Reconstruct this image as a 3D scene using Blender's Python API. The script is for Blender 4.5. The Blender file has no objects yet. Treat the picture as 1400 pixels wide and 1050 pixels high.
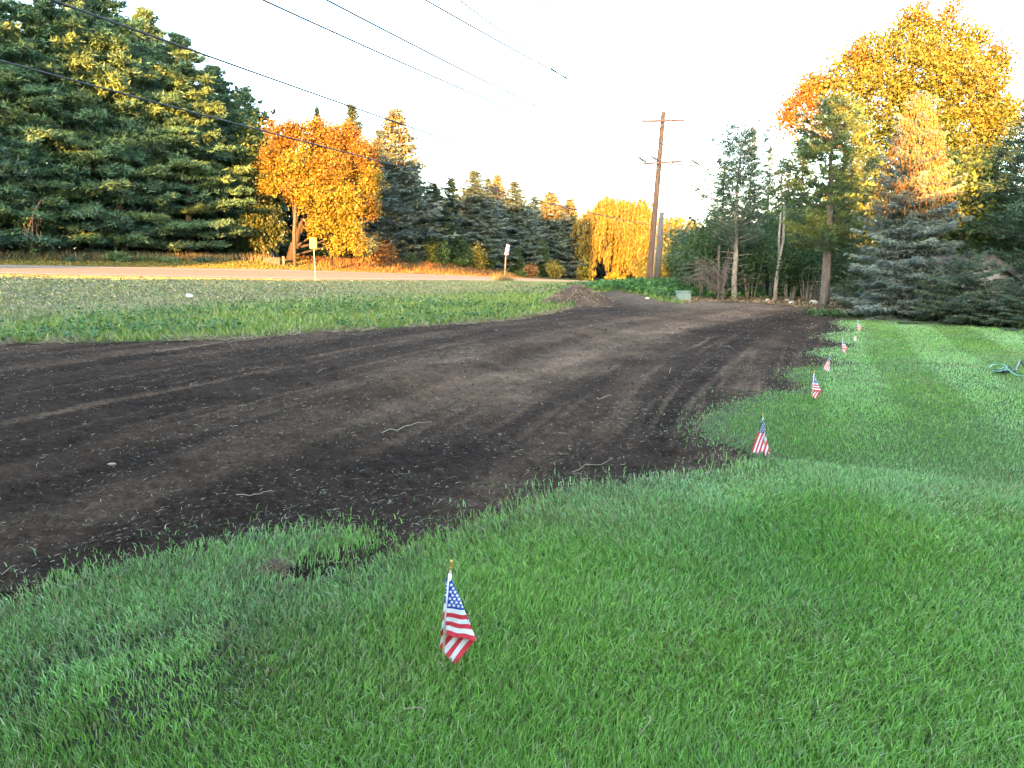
import bpy, math
import numpy as np
from math import radians, sin, cos, pi, tan

# ------------------------------------------------------------------ camera, sky, sun, exposure
S = bpy.context.scene
COL = S.collection
EYE = 1.6
PITCH = math.atan(164 / 1050.0)
cam_d = bpy.data.cameras.new('camera')
cam = bpy.data.objects.new('camera', cam_d)
COL.objects.link(cam)
cam.location = (0, 0, EYE)
cam.rotation_euler = (pi / 2 - PITCH, 0, 0)
cam_d.sensor_width = 36.0
cam_d.lens = 27.0
cam_d.clip_start = 0.05
cam_d.clip_end = 6000
S.camera = cam

SUN_EL = radians(7.0)
LU = np.array([sin(radians(15)), cos(radians(15))])       # horizontal direction the sunlight travels
LV = np.array([cos(radians(15)), -sin(radians(15))])      # across it
world = bpy.data.worlds.new('World')
S.world = world
world.use_nodes = True
wn = world.node_tree
for n in list(wn.nodes):
    wn.nodes.remove(n)
sky = wn.nodes.new('ShaderNodeTexSky')
sky.sky_type = 'NISHITA'
sky.sun_disc = False
sky.sun_elevation = SUN_EL
sky.sun_rotation = radians(195)
sky.altitude = 200
sky.air_density = 0.85
sky.dust_density = 2.4
sky.ozone_density = 0.8
bg = wn.nodes.new('ShaderNodeBackground')
bg.inputs['Strength'].default_value = 0.15
wo = wn.nodes.new('ShaderNodeOutputWorld')
wn.links.new(sky.outputs[0], bg.inputs[0])
wn.links.new(bg.outputs[0], wo.inputs[0])

sun_d = bpy.data.lights.new('sun', 'SUN')
sun_d.energy = 5.0
sun_d.angle = radians(0.5)
sun_d.color = (1.0, 0.41, 0.085)
sun = bpy.data.objects.new('sun', sun_d)
COL.objects.link(sun)
from mathutils import Vector, Matrix, Quaternion
_sd = Vector((LU[0] * cos(SUN_EL), LU[1] * cos(SUN_EL), -sin(SUN_EL)))
sun.rotation_euler = _sd.to_track_quat('-Z', 'Y').to_euler()
sun.location = (-20, -60, 30)

S.view_settings.view_transform = 'Standard'
S.view_settings.look = 'None'
S.view_settings.gamma = 1.0
S.view_settings.use_curve_mapping = False
S.view_settings.exposure = 4.03
try:
    S.cycles.max_bounces = 5
    S.cycles.diffuse_bounces = 3
    S.cycles.glossy_bounces = 2
    S.cycles.transmission_bounces = 3
    S.cycles.transparent_max_bounces = 4
except Exception:
    pass

# ------------------------------------------------------------------ helpers
CP, SP = cos(PITCH), sin(PITCH)


def XZ(px, py, D):
    """world x, z of a point at forward distance D that shows at pixel px, py of the 1400 x 1050 picture"""
    dx = (px - 700) / 1050.0
    du = (525 - py) / 1050.0
    f = CP + du * SP
    return dx / f * D, EYE + (-SP + du * CP) / f * D


def flat(px, py):
    dx = (px - 700) / 1050.0
    du = (525 - py) / 1050.0
    f = CP + du * SP
    k = EYE / (SP - du * CP)
    return dx * k, f * k


def hash2(ix, iy, seed):
    h = (ix.astype(np.int64) * 374761393 + iy.astype(np.int64) * 668265263 + seed * 1442695041) & 0xffffffff
    h = ((h ^ (h >> 13)) * 1274126177) & 0xffffffff
    h = h ^ (h >> 16)
    return (h & 0xffffff) / float(0xffffff)


def vnoise(x, y, seed=0):
    ix = np.floor(x); iy = np.floor(y)
    fx = x - ix; fy = y - iy
    fx = fx * fx * (3 - 2 * fx); fy = fy * fy * (3 - 2 * fy)
    a = hash2(ix, iy, seed); b = hash2(ix + 1, iy, seed)
    c = hash2(ix, iy + 1, seed); d = hash2(ix + 1, iy + 1, seed)
    return (a * (1 - fx) + b * fx) * (1 - fy) + (c * (1 - fx) + d * fx) * fy


def fbm(x, y, seed=0, oct=4):
    t = 0; a = 0.5; n = 0
    for i in range(oct):
        t = t + a * vnoise(x * 2 ** i, y * 2 ** i, seed + i * 17); n += a; a *= 0.5
    return t / n


def sstep(a, b, x):
    t = np.clip((x - a) / (b - a), 0, 1)
    return t * t * (3 - 2 * t)


def inpoly(x, y, P):
    r = np.zeros(x.shape, bool)
    n = len(P)
    for i in range(n):
        x0, y0 = P[i]; x1, y1 = P[(i + 1) % n]
        if y0 == y1:
            continue
        c = ((y0 > y) != (y1 > y)) & (x < (x1 - x0) * (y - y0) / (y1 - y0) + x0)
        r ^= c
    return r


def mesh(name, V, F, mats, C=None, smooth=False, fm=None, normals_up=False):
    """V (n,3); F list of index arrays (k,3) or (k,4)"""
    me = bpy.data.meshes.new(name)
    V = np.ascontiguousarray(V, dtype=np.float32)
    F = [np.asarray(f, dtype=np.int32) for f in F if len(f)]
    li = np.concatenate([f.ravel() for f in F])
    tot = np.concatenate([np.full(len(f), f.shape[1], np.int32) for f in F])
    st = np.concatenate([[0], np.cumsum(tot)[:-1]]).astype(np.int32)
    me.vertices.add(len(V)); me.vertices.foreach_set('co', V.ravel())
    me.loops.add(len(li)); me.loops.foreach_set('vertex_index', li)
    me.polygons.add(len(tot))
    me.polygons.foreach_set('loop_start', st)
    me.polygons.foreach_set('loop_total', tot)
    me.polygons.foreach_set('use_smooth', np.full(len(tot), smooth, bool))
    if fm is not None:
        me.polygons.foreach_set('material_index', np.asarray(fm, np.int32))
    if C is not None:
        a = me.attributes.new('tint', 'FLOAT_COLOR', 'POINT')
        c4 = np.ones((len(V), 4), np.float32); c4[:, :3] = C
        a.data.foreach_set('color', c4.ravel())
    for m in (mats if isinstance(mats, (list, tuple)) else [mats]):
        me.materials.append(m)
    me.update(calc_edges=True)
    return me


def obj(name, me, parent=None, loc=(0, 0, 0), rot=(0, 0, 0), sc=(1, 1, 1)):
    o = bpy.data.objects.new(name, me)
    COL.objects.link(o)
    o.location = loc; o.rotation_euler = rot; o.scale = sc
    if parent:
        o.parent = parent
    return o


def tag(o, label=None, cat=None, group=None, kind=None):
    if label: o['label'] = label
    if cat: o['category'] = cat
    if group: o['group'] = group
    if kind: o['kind'] = kind
    return o


def thing(name, label, cat, loc=(0, 0, 0), rz=0, group=None):
    o = bpy.data.objects.new(name, None)
    COL.objects.link(o)
    o.location = loc; o.rotation_euler = (0, 0, rz)
    o.empty_display_size = 0.2
    return tag(o, label, cat, group)


def dup(root, loc, rz, label, sc=(1, 1, 1), group=None):
    r = root.copy(); COL.objects.link(r)
    r.location = loc; r.rotation_euler = (root.rotation_euler[0], root.rotation_euler[1], rz); r.scale = sc
    r['label'] = label
    if group: r['group'] = group
    for ch in list(root.children):
        c = ch.copy(); COL.objects.link(c); c.parent = r
        for g in list(ch.children):
            d = g.copy(); COL.objects.link(d); d.parent = c
    return r


class Geo:
    """collects boxes, tubes and free faces"""
    def __init__(s):
        s.V = []; s.T = []; s.Q = []; s.n = 0

    def add(s, V, T=None, Q=None):
        V = np.asarray(V, float).reshape(-1, 3)
        s.V.append(V)
        if T is not None and len(T): s.T.append(np.asarray(T) + s.n)
        if Q is not None and len(Q): s.Q.append(np.asarray(Q) + s.n)
        s.n += len(V)

    def box(s, c, d, M=None, bev=0.0):
        x, y, z = [k / 2 for k in d]
        if bev <= 0:
            V = np.array([[i * x, j * y, k * z] for i in (-1, 1) for j in (-1, 1) for k in (-1, 1)], float)
            Q = [[0, 1, 3, 2], [4, 6, 7, 5], [0, 4, 5, 1], [2, 3, 7, 6], [0, 2, 6, 4], [1, 5, 7, 3]]
            T = []
        else:
            b = bev
            V = []
            for i in (-1, 1):
                for j in (-1, 1):
                    for k in (-1, 1):
                        V += [[i * x, j * (y - b), k * (z - b)], [i * (x - b), j * y, k * (z - b)], [i * (x - b), j * (y - b), k * z]]
            V = np.array(V)
            def id(i, j, k, a): return ((i * 2 + j) * 2 + k) * 3 + a
            Q = []; T = []
            for i in (0, 1):
                Q.append([id(i, 0, 0, 0), id(i, 0, 1, 0), id(i, 1, 1, 0), id(i, 1, 0, 0)])
                Q.append([id(0, i, 0, 1), id(0, i, 1, 1), id(1, i, 1, 1), id(1, i, 0, 1)])
                Q.append([id(0, 0, i, 2), id(0, 1, i, 2), id(1, 1, i, 2), id(1, 0, i, 2)])
                for j in (0, 1):
                    Q.append([id(i, j, 0, 0), id(i, j, 1, 0), id(i, j, 1, 1), id(i, j, 0, 1)])
                    Q.append([id(i, 0, j, 0), id(i, 1, j, 0), id(i, 1, j, 2), id(i, 0, j, 2)])
                    Q.append([id(0, i, j, 1), id(1, i, j, 1), id(1, i, j, 2), id(0, i, j, 2)])
                    for k in (0, 1):
                        T.append([id(i, j, k, 0), id(i, j, k, 1), id(i, j, k, 2)])
        if M is not None:
            V = V @ np.array(M)[:3, :3].T
        s.add(V + np.array(c), T, Q)

    def tube(s, P, R, k=6, cap=True):
        P = np.asarray(P, float); n = len(P)
        R = np.broadcast_to(np.asarray(R, float), (n,))
        t = np.gradient(P, axis=0)
        t /= np.linalg.norm(t, axis=1, keepdims=True) + 1e-12
        ref = np.array([0, 0, 1.0]) if abs(t[:, 2]).mean() < 0.8 else np.array([1.0, 0, 0])
        a = np.cross(t, ref); a /= np.linalg.norm(a, axis=1, keepdims=True) + 1e-12
        b = np.cross(t, a)
        th = np.arange(k) * 2 * pi / k
        V = P[:, None] + R[:, None, None] * (np.cos(th)[None, :, None] * a[:, None] + np.sin(th)[None, :, None] * b[:, None])
        i = np.arange(n - 1)[:, None] * k; j = np.arange(k)[None]
        j2 = (j + 1) % k
        Q = np.stack([i + j, i + j2, i + k + j2, i + k + j], -1).reshape(-1, 4)
        V = V.reshape(-1, 3); T = None
        if cap:
            c0 = n * k
            V = np.vstack([V, P[:1], P[-1:]])
            jj = np.arange(k)
            T = np.vstack([np.stack([(jj + 1) % k, jj, np.full(k, c0)], 1),
                           np.stack([(n - 1) * k + jj, (n - 1) * k + (jj + 1) % k, np.full(k, c0 + 1)], 1)])
        s.add(V, T, Q)

    def build(s, name, mat, smooth=False, C=None):
        V = np.vstack(s.V)
        F = []
        if s.T: F.append(np.vstack(s.T))
        if s.Q: F.append(np.vstack(s.Q))
        return mesh(name, V, F, mat, C, smooth)


# ------------------------------------------------------------------ materials
def newmat(name):
    m = bpy.data.materials.new(name); m.use_nodes = True
    nt = m.node_tree
    for n in list(nt.nodes): nt.nodes.remove(n)
    o = nt.nodes.new('ShaderNodeOutputMaterial')
    return m, nt, o


def N(nt, t, **kw):
    n = nt.nodes.new(t)
    for k, v in kw.items():
        if k in n.inputs: n.inputs[k].default_value = v
        else: setattr(n, k, v)
    return n


def leaf_mat(name, rough=0.5, transl=0.25, spec=0.3, sat_noise=0.0):
    m, nt, o = newmat(name)
    at = N(nt, 'ShaderNodeAttribute', attribute_name='tint')
    p = N(nt, 'ShaderNodeBsdfPrincipled', Roughness=rough)
    p.inputs['Specular IOR Level'].default_value = spec
    nt.links.new(at.outputs['Color'], p.inputs['Base Color'])
    if transl > 0:
        tr = N(nt, 'ShaderNodeBsdfTranslucent')
        nt.links.new(at.outputs['Color'], tr.inputs['Color'])
        mx = N(nt, 'ShaderNodeMixShader', Fac=transl)
        nt.links.new(p.outputs[0], mx.inputs[1]); nt.links.new(tr.outputs[0], mx.inputs[2])
        nt.links.new(mx.outputs[0], o.inputs[0])
    else:
        nt.links.new(p.outputs[0], o.inputs[0])
    return m


def noise_mat(name, c0, c1, scale=8, rough=0.8, bump=0.3, stretch=(1, 1, 1), c2=None, detail=6, dist=0.02, attr=False, metal=0.0, spec=0.3):
    m, nt, o = newmat(name)
    tc = N(nt, 'ShaderNodeTexCoord')
    mp = N(nt, 'ShaderNodeMapping'); mp.inputs['Scale'].default_value = stretch
    nt.links.new(tc.outputs['Object'], mp.inputs['Vector'])
    nz = N(nt, 'ShaderNodeTexNoise', Scale=scale, Detail=detail, Roughness=0.65)
    nt.links.new(mp.outputs[0], nz.inputs['Vector'])
    cr = N(nt, 'ShaderNodeValToRGB')
    cr.color_ramp.elements[0].position = 0.3; cr.color_ramp.elements[1].position = 0.72
    cr.color_ramp.elements[0].color = (*c0, 1); cr.color_ramp.elements[1].color = (*c1, 1)
    if c2:
        e = cr.color_ramp.elements.new(0.5); e.color = (*c2, 1)
    nt.links.new(nz.outputs['Fac'], cr.inputs['Fac'])
    p = N(nt, 'ShaderNodeBsdfPrincipled', Roughness=rough, Metallic=metal)
    p.inputs['Specular IOR Level'].default_value = spec
    col = cr.outputs[0]
    if attr:
        at = N(nt, 'ShaderNodeAttribute', attribute_name='tint')
        mx = N(nt, 'ShaderNodeMix', data_type='RGBA', blend_type='MULTIPLY')
        mx.inputs[0].default_value = 1.0
        nt.links.new(at.outputs['Color'], mx.inputs[6]); nt.links.new(col, mx.inputs[7])
        col = mx.outputs[2]
    nt.links.new(col, p.inputs['Base Color'])
    if bump:
        b = N(nt, 'ShaderNodeBump', Strength=bump, Distance=dist)
        nz2 = N(nt, 'ShaderNodeTexNoise', Scale=scale * 2.3, Detail=8, Roughness=0.7)
        nt.links.new(mp.outputs[0], nz2.inputs['Vector'])
        nt.links.new(nz2.outputs['Fac'], b.inputs['Height'])
        nt.links.new(b.outputs[0], p.inputs['Normal'])
    nt.links.new(p.outputs[0], o.inputs[0])
    return m


M_needle = leaf_mat('needles', 0.55, 0.12, 0.25)
M_leaf = leaf_mat('leaves', 0.5, 0.3, 0.3)
M_grass = leaf_mat('grass_blades', 0.42, 0.25, 0.45)
M_dry = leaf_mat('dry_straw', 0.75, 0.15, 0.2)
M_bark = noise_mat('grey_bark', (.07, .06, .05), (.2, .175, .15), 14, 0.9, 0.7, (1, 1, .18), dist=.03)
M_barkpale = noise_mat('pale_bark', (.16, .14, .12), (.36, .33, .29), 10, 0.9, 0.5, (1, 1, .3), dist=.02)
M_barkdark = noise_mat('dark_bark', (.03, .026, .022), (.085, .075, .065), 12, 0.9, 0.7, (1, 1, .2), dist=.03)
M_barkshade = noise_mat('shaded_bark', (.012, .010, .009), (.036, .031, .027), 12, 0.9, 0.7, (1, 1, .2), dist=.03)  # darker bark copy with the maple trunk's shade put into the colour
M_pole = noise_mat('pole_wood', (.06, .038, .027), (.14, .09, .064), 9, 0.85, 0.5, (3, 3, .12), dist=.01)
M_polegrey = noise_mat('weathered_grey_wood', (.075, .072, .07), (.15, .146, .142), 9, 0.9, 0.5, (3, 3, .12), dist=.01)
M_arm = noise_mat('crossarm_wood', (.09, .055, .045), (.16, .10, .085), 12, 0.85, 0.3, (.3, 3, 3), dist=.01)
M_steel = noise_mat('galvanised_steel', (.3, .31, .32), (.45, .46, .47), 20, 0.45, 0.1, metal=0.7)
M_darkmetal = noise_mat('dark_hardware', (.05, .05, .055), (.12, .12, .13), 20, 0.5, 0.1, metal=0.3)
M_porcelain = noise_mat('porcelain', (.2, .19, .19), (.34, .33, .33), 10, 0.25, 0.0)
M_wire = noise_mat('wire_jacket', (.03, .032, .04), (.06, .062, .075), 5, 0.5, 0.0)
M_stone = noise_mat('field_stone', (.3, .27, .22), (.55, .5, .42), 5, 0.85, 0.5, c2=(.42, .38, .31))
M_road = noise_mat('asphalt', (.13, .112, .078), (.19, .162, .115), 3, 0.85, 0.25, dist=.01)

# ------------------------------------------------------------------ terrain
RA = np.array([-29.6, 45.0]); RU = np.array([.665, .747]); RN = np.array([-.747, .665])
ROADW = 9.0
POLE = np.array([8.45, 47.0])


def road_mq(x, y):
    return (x - RA[0]) * RU[0] + (y - RA[1]) * RU[1], (x - RA[0]) * RN[0] + (y - RA[1]) * RN[1]


def zn(m): return np.interp(m, [-60, -20, 0, 19.4, 35, 44, 67, 100, 300], [1.6, 1.2, .98, .38, .08, -.13, -.66, -.85, -1.0])
def zf(m): return np.interp(m, [-60, -20, 2.1, 24.5, 42, 51.7, 76, 100, 300], [2.1, 1.8, 1.55, 1.11, .51, .12, -.87, -1.0, -1.1])
def zt(m): return np.interp(m, [-60, 0, 10, 32, 49, 60, 70, 80, 300], [2.3, 2.0, 1.95, 2.05, 1.85, .6, -.2, -.8, -1.0])


def terrain(x, y):
    x = np.asarray(x, float); y = np.asarray(y, float)
    m, q = road_mq(x, y)
    z0 = 0.05 * (fbm(x * .25, y * .25, 3, 3) - .5)
    z0 = z0 * np.clip(np.hypot(x, y) / 8, 0.3, 1)
    z0 = z0 + .35 * np.exp(-((x - POLE[0]) ** 2 + (y - POLE[1]) ** 2) / 18.0)
    w = sstep(-22, 0, q) ** 1.2
    near = z0 * (1 - w) + zn(m) * w
    road = zn(m) + (zf(m) - zn(m)) * np.clip(q / ROADW, 0, 1)
    b = sstep(ROADW + .3, ROADW + 8, q)
    far = zf(m) * (1 - b) + zt(m) * b
    z = np.where(q < 0, near, np.where(q < ROADW, road, far))
    return z


def gz(x, y): return float(terrain(np.array([x]), np.array([y]))[0])


# outline of the bare soil and of the lawn, as seen, laid on the ground
LAWN_EDGE = [(-500, 1010), (-150, 880), (0, 838), (60, 822), (108, 797), (160, 784), (215, 775), (262, 764), (305, 753), (352, 744), (405, 738), (440, 733),
             (478, 738), (500, 746), (462, 752), (405, 764), (360, 784), (372, 806), (430, 803), (500, 790), (548, 770), (590, 753), (640, 733), (690, 714),
             (740, 694), (780, 678), (830, 667), (900, 660), (945, 657), (989, 650), (1030, 640), (1046, 630), (1024, 622), (1003, 610), (975, 601), (957, 590), (955, 581), (972, 568.5),
             (1000, 556), (1024, 546), (1046, 541), (1069, 535), (1096, 537), (1104, 531), (1098, 523), (1079, 514), (1081, 507), (1101, 502), (1135, 500),
             (1153, 497), (1128, 488), (1111, 482), (1123, 477), (1158, 474.5), (1174, 472), (1150, 467), (1127, 462), (1133, 456), (1161, 453.4),
             (1163, 450), (1148, 443.5), (1150, 438.6)]
LAWN_FAR = [(1190, 438), (1250, 440), (1400, 452), (1650, 472), (1900, 500)]
SOIL_FAR = [(1160, 433), (1130, 426), (1060, 417), (1000, 413), (960, 413), (930, 415), (900, 411), (880, 404), (845, 400), (800, 402)]
VERGE_EDGE = [(790, 418), (750, 428), (700, 436), (640, 441), (560, 446), (500, 450), (420, 455), (340, 462), (230, 466), (100, 468), (0, 468), (-300, 470), (-900, 480)]
P_soil = [flat(*p) for p in LAWN_EDGE + SOIL_FAR + VERGE_EDGE]
P_lawn = [flat(*p) for p in LAWN_EDGE + LAWN_FAR] + [(25, 3), (20, -6), (-8, -6)]
EDGE_XY = np.array([flat(*p) for p in LAWN_EDGE])


def dist_edge(x, y):
    d = np.full(x.shape, 1e9)
    for i in range(len(EDGE_XY) - 1):
        a = EDGE_XY[i]; b = EDGE_XY[i + 1]
        ab = b - a
        t = np.clip(((x - a[0]) * ab[0] + (y - a[1]) * ab[1]) / (ab @ ab), 0, 1)
        d = np.minimum(d, np.hypot(x - a[0] - t * ab[0], y - a[1] - t * ab[1]))
    return d


def jit(x, y):
    r = np.hypot(x, y)
    a = .05 + .004 * r
    f = 3.2
    return x + a * 2 * (fbm(x * f, y * f, 41, 3) - .5), y + a * 2 * (fbm(x * f, y * f, 77, 3) - .5)


def is_lawn(x, y):
    a, b = jit(x, y); return inpoly(a, b, P_lawn)


def is_soil(x, y):
    a, b = jit(x, y); return inpoly(a, b, P_soil)


# direction of the graded strip (runs from lower left to upper right of the picture)
SD = np.array([0.34, 0.94]); SD /= np.linalg.norm(SD)
SN = np.array([SD[1], -SD[0]])


def run_ac(x, y):
    return y, x - .3 * y - .010 * np.clip(y - 8, 0, 30) ** 2


def soil_relief(x, y):
    a, c = run_ac(x, y)
    z = .05 * (fbm(c * 2.2, a * .12, 5, 4) - .5)                     # grader lines
    z += .05 * (fbm(x * .9, y * .9, 8, 3) - .5) * 0.7
    z += .04 * (fbm(x * 5, y * 5, 11, 4) - .5)
    z += .055 * (fbm(x * 15, y * 15, 12, 4) - .5)
    # low ridge left by the blade between the two runs
    cc = c + .5 * (fbm(a * .15, a * .0 + 3, 21, 2) - .5)
    rd = np.exp(-((cc + 4.6) / .45) ** 2) * sstep(7, 10, a) * (1 - sstep(19, 27, a))
    z += rd * (.09 + .2 * (fbm(x * 1.5, y * 1.5, 30, 3) - .4))
    for c0, w in ((-1.6, .05), (-2.3, .05), (-3.2, .06), (-5.9, .07), (-6.6, .07), (-.6, .05), (-8.3, .08), (-9.2, .08), (-3.9, .06), (-1.0, .04)):
        z -= .022 * np.exp(-((c - c0 + .12 * np.sin(a * .35 + c0)) / w) ** 2)
    return z


Nr, Na = 600, 500
rr = 1.25 * np.exp(np.linspace(0, np.log(150 / 1.25), Nr))
aa = np.radians(np.linspace(-52, 52, Na))
RG, AG = np.meshgrid(rr, aa, indexing='ij')
GX = RG * np.sin(AG); GY = RG * np.cos(AG)
gx = GX.ravel(); gy = GY.ravel()
tz = terrain(gx, gy)
lawn_m = is_lawn(gx, gy)
soil_m = is_soil(gx, gy) & ~lawn_m
mm, qq = road_mq(gx, gy)
de = np.where(np.hypot(gx, gy) < 40, dist_edge(gx, gy), 99)
idx = np.arange(Nr * Na).reshape(Nr, Na)
quads = np.stack([idx[:-1, :-1], idx[:-1, 1:], idx[1:, 1:], idx[1:, :-1]], -1).reshape(-1, 4)[:, ::-1]


def dilate(m):
    m = m.reshape(Nr, Na).copy(); o = m.copy()
    o[1:] |= m[:-1]; o[:-1] |= m[1:]; o[:, 1:] |= m[:, :-1]; o[:, :-1] |= m[:, 1:]
    return o.ravel()


def sheet(name, vm, z, mat, C=None, allv=True):
    f = quads[vm[quads].all(1)] if allv else quads[vm[quads].any(1)]
    u, inv = np.unique(f.ravel(), return_inverse=True)
    V = np.stack([gx[u], gy[u], z[u]], 1)
    me = mesh(name, V, [inv.reshape(-1, 4)], mat, None if C is None else C[u], True)
    return tag(obj(name, me), kind='structure')


def lerp(a, b, t): return np.asarray(a)[None] * (1 - t[:, None]) + np.asarray(b)[None] * t[:, None]


# --- soil
a_, c_ = run_ac(gx, gy)
swath = np.exp(-((c_ + 3.2 + .5 * (fbm(gx * .3, gy * .3, 50, 2) - .5)) / .95) ** 4) * sstep(6.5, 11, a_)
left = np.exp(-((c_ + 5.1) / 1.0) ** 2) * sstep(8, 13, a_) * .7
dry = np.maximum(swath, left) * (.35 + .9 * fbm(c_ * 3.2, a_ * .22, 51, 4)) + .25 * np.clip((fbm(c_ * 1.2, a_ * .1, 49, 3) - .5) * 4, 0, 1)
dry *= np.clip(.5 + 1.1 * fbm(gx * 2.2, gy * 2.2, 53, 4), 0, 1.4)
streak = np.clip((fbm(c_ * 7, a_ * .25, 56, 3) - .62) * 6, 0, 1) * (.3 + fbm(gx * .5, gy * .5, 57, 2)) * sstep(5, 9, a_)
dry = np.clip(dry + .6 * streak, 0, 1)
C_soil = lerp((.035, .0245, .018), (.16, .108, .072), dry)
C_soil *= (.45 + 1.1 * fbm(gx * 1.1, gy * 1.1, 54, 5))[:, None]
fine = fbm(gx * 14, gy * 14, 58, 3)
C_soil *= (.55 + .9 * fine)[:, None]
far_dry = sstep(24, 32, gy) * sstep(3, 8, gx)
C_soil = C_soil * (1 - far_dry[:, None]) + np.array([.16, .125, .09])[None] * far_dry[:, None] * (.7 + .6 * fbm(gx * 3, gy * 3, 55, 3))[:, None]
M_soil = noise_mat('bare_topsoil', (.5, .48, .46), (1.7, 1.62, 1.5), 34, 0.95, 1.0, detail=9, dist=.03, attr=True, spec=.03)
z_soil = tz - .003 + soil_relief(gx, gy) * np.clip(de / .4, .05, 1)
sm = dilate(dilate(dilate(soil_m)))
sheet('bare_soil', sm & (qq < -2), z_soil, M_soil, C_soil)

# --- lawn turf base
tp = fbm(gx * .5, gy * .5, 61, 4)
C_lawn = lerp((.045, .085, .02), (.065, .11, .03), tp)
thin = (1 - sstep(.05, .5, de)) * (.3 + .7 * fbm(gx * 3, gy * 3, 62, 3))
worn_b = np.clip(np.exp(-(((gx + 1.5) / .75) ** 2 + ((gy - 3.0) / .5) ** 2)) + np.exp(-(((gx + 1.5) / .5) ** 2 + ((gy - 2.5) / .3) ** 2)), 0, 1) * .9
C_lawn = C_lawn * (1 - worn_b[:, None]) + np.array([.035, .032, .022])[None] * worn_b[:, None]
C_lawn = C_lawn * (1 - thin[:, None] * .8) + np.array([.06, .048, .03])[None] * thin[:, None] * .8
M_turf = noise_mat('turf_base', (.5, .5, .5), (1.4, 1.4, 1.3), 40, 0.95, 0.8, detail=8, dist=.02, attr=True, spec=.1)
z_lawn = tz + .003 + .012 * (fbm(gx * 2.5, gy * 2.5, 63, 3) - .5)
sheet('lawn', dilate(lawn_m), z_lawn, M_turf, C_lawn)

# --- verge, between soil and road, and the ground under the trees on the right
verge_m = (qq < .05) & ~lawn_m & ~soil_m
C_ver = lerp((.07, .10, .03), (.12, .115, .07), sstep(-28, -22, qq) * (.35 + .65 * fbm(gx * .6, gy * .6, 71, 3)))
wood = sstep(5.5, 8, gx) * (gy > 17)
C_ver = C_ver * (1 - wood[:, None] * .8) + np.array([.09, .065, .04])[None] * wood[:, None] * .8
sheet('grass_verge', dilate(dilate(verge_m)) & (qq < .4), tz + .002, M_turf, C_ver)
# --- far roadside
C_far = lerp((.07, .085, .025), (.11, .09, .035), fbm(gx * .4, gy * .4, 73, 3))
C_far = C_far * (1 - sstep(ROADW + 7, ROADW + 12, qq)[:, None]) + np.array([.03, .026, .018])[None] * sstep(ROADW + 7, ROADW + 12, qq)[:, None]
sheet('roadside_bank', (qq > ROADW - .4), tz, M_turf, C_far)

# --- road (own fine strip), with paved edge and gravel shoulders
ms = np.arange(-60, 130, .6)
def strip(name, q0, q1, dz, mat, nq=5):
    qv = np.linspace(q0, q1, nq)
    Mg, Qg = np.meshgrid(ms, qv, indexing='ij')
    x = RA[0] + Mg * RU[0] + Qg * RN[0]; y = RA[1] + Mg * RU[1] + Qg * RN[1]
    z = zn(Mg) + (zf(Mg) - zn(Mg)) * np.clip(Qg / ROADW, 0, 1) + dz
    n, k = Mg.shape
    ii = np.arange(n * k).reshape(n, k)
    q = np.stack([ii[:-1, :-1], ii[1:, :-1], ii[1:, 1:], ii[:-1, 1:]], -1).reshape(-1, 4)[:, ::-1]
    return tag(obj(name, mesh(name, np.stack([x, y, z], -1).reshape(-1, 3), [q], mat, None, True)), kind='structure')
M_gravel = noise_mat('gravel', (.10, .085, .07), (.22, .19, .16), 30, .95, .8, dist=.02)
strip('road', .9, ROADW - .9, .03, M_road)
strip('gravel_shoulder', -.35, 1.0, .018, M_gravel, 3)
strip('gravel_shoulder', ROADW - 1.0, ROADW + .3, .018, M_gravel, 3)
M_paint = noise_mat('road_paint', (.5, .48, .44), (.7, .68, .62), 12, .7, .0)
strip('road_marking', 1.25, 1.37, .036, M_paint, 2)
strip('road_marking', ROADW - 1.37, ROADW - 1.25, .036, M_paint, 2)

# --- the wide ground sheet
r2 = np.concatenate([[0.01, .5, 1, 2, 4, 7, 11, 16, 24, 34, 46, 60, 80, 100, 120, 140], 150 * np.exp(np.linspace(0, np.log(3500 / 150), 18))])
a2 = np.radians(np.arange(0, 360, 3.0))
R2, A2 = np.meshgrid(r2, a2, indexing='ij')
x2 = (R2 * np.sin(A2)).ravel(); y2 = (R2 * np.cos(A2)).ravel()
z2 = terrain(x2, y2) - np.where(np.hypot(x2, y2) < 145, .35, .0)
i2 = np.arange(x2.size).reshape(R2.shape)
n2 = np.roll(i2, -1, 1)
q2 = np.stack([i2[:-1], n2[:-1], n2[1:], i2[1:]], -1).reshape(-1, 4)[:, ::-1]
C2 = np.tile(np.array([[.05, .07, .025]]), (x2.size, 1))
tag(obj('ground', mesh('ground', np.stack([x2, y2, z2], 1), [q2], M_turf, C2, True)), kind='structure')

# ------------------------------------------------------------------ leaf geometry
def rs(seed): return np.random.RandomState(seed)


def unit(v): return v / (np.linalg.norm(v, axis=-1, keepdims=True) + 1e-9)


def blade_tris(P, D, L, W, rng, side=None):
    """one triangle per blade: base P, direction D, length L, width W"""
    n = len(P)
    D = unit(D)
    if side is None:
        side = unit(np.cross(D, rng.normal(size=(n, 3))))
    h = side * (W[:, None] / 2)
    V = np.stack([P - h, P + h, P + D * L[:, None]], 1).reshape(-1, 3)
    return V, np.arange(n * 3).reshape(-1, 3)


def leaf_quads(P, D, L, W, rng, side=None):
    n = len(P)
    D = unit(D)
    if side is None:
        side = unit(np.cross(D, rng.normal(size=(n, 3))))
    nrm = np.cross(D, side)
    h = side * (W[:, None] / 2)
    mid = P + D * (L * .45)[:, None] + nrm * (L * .06)[:, None]
    V = np.stack([P, mid + h, P + D * L[:, None], mid - h], 1).reshape(-1, 3)
    return V, np.arange(n * 4).reshape(-1, 4)


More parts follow.
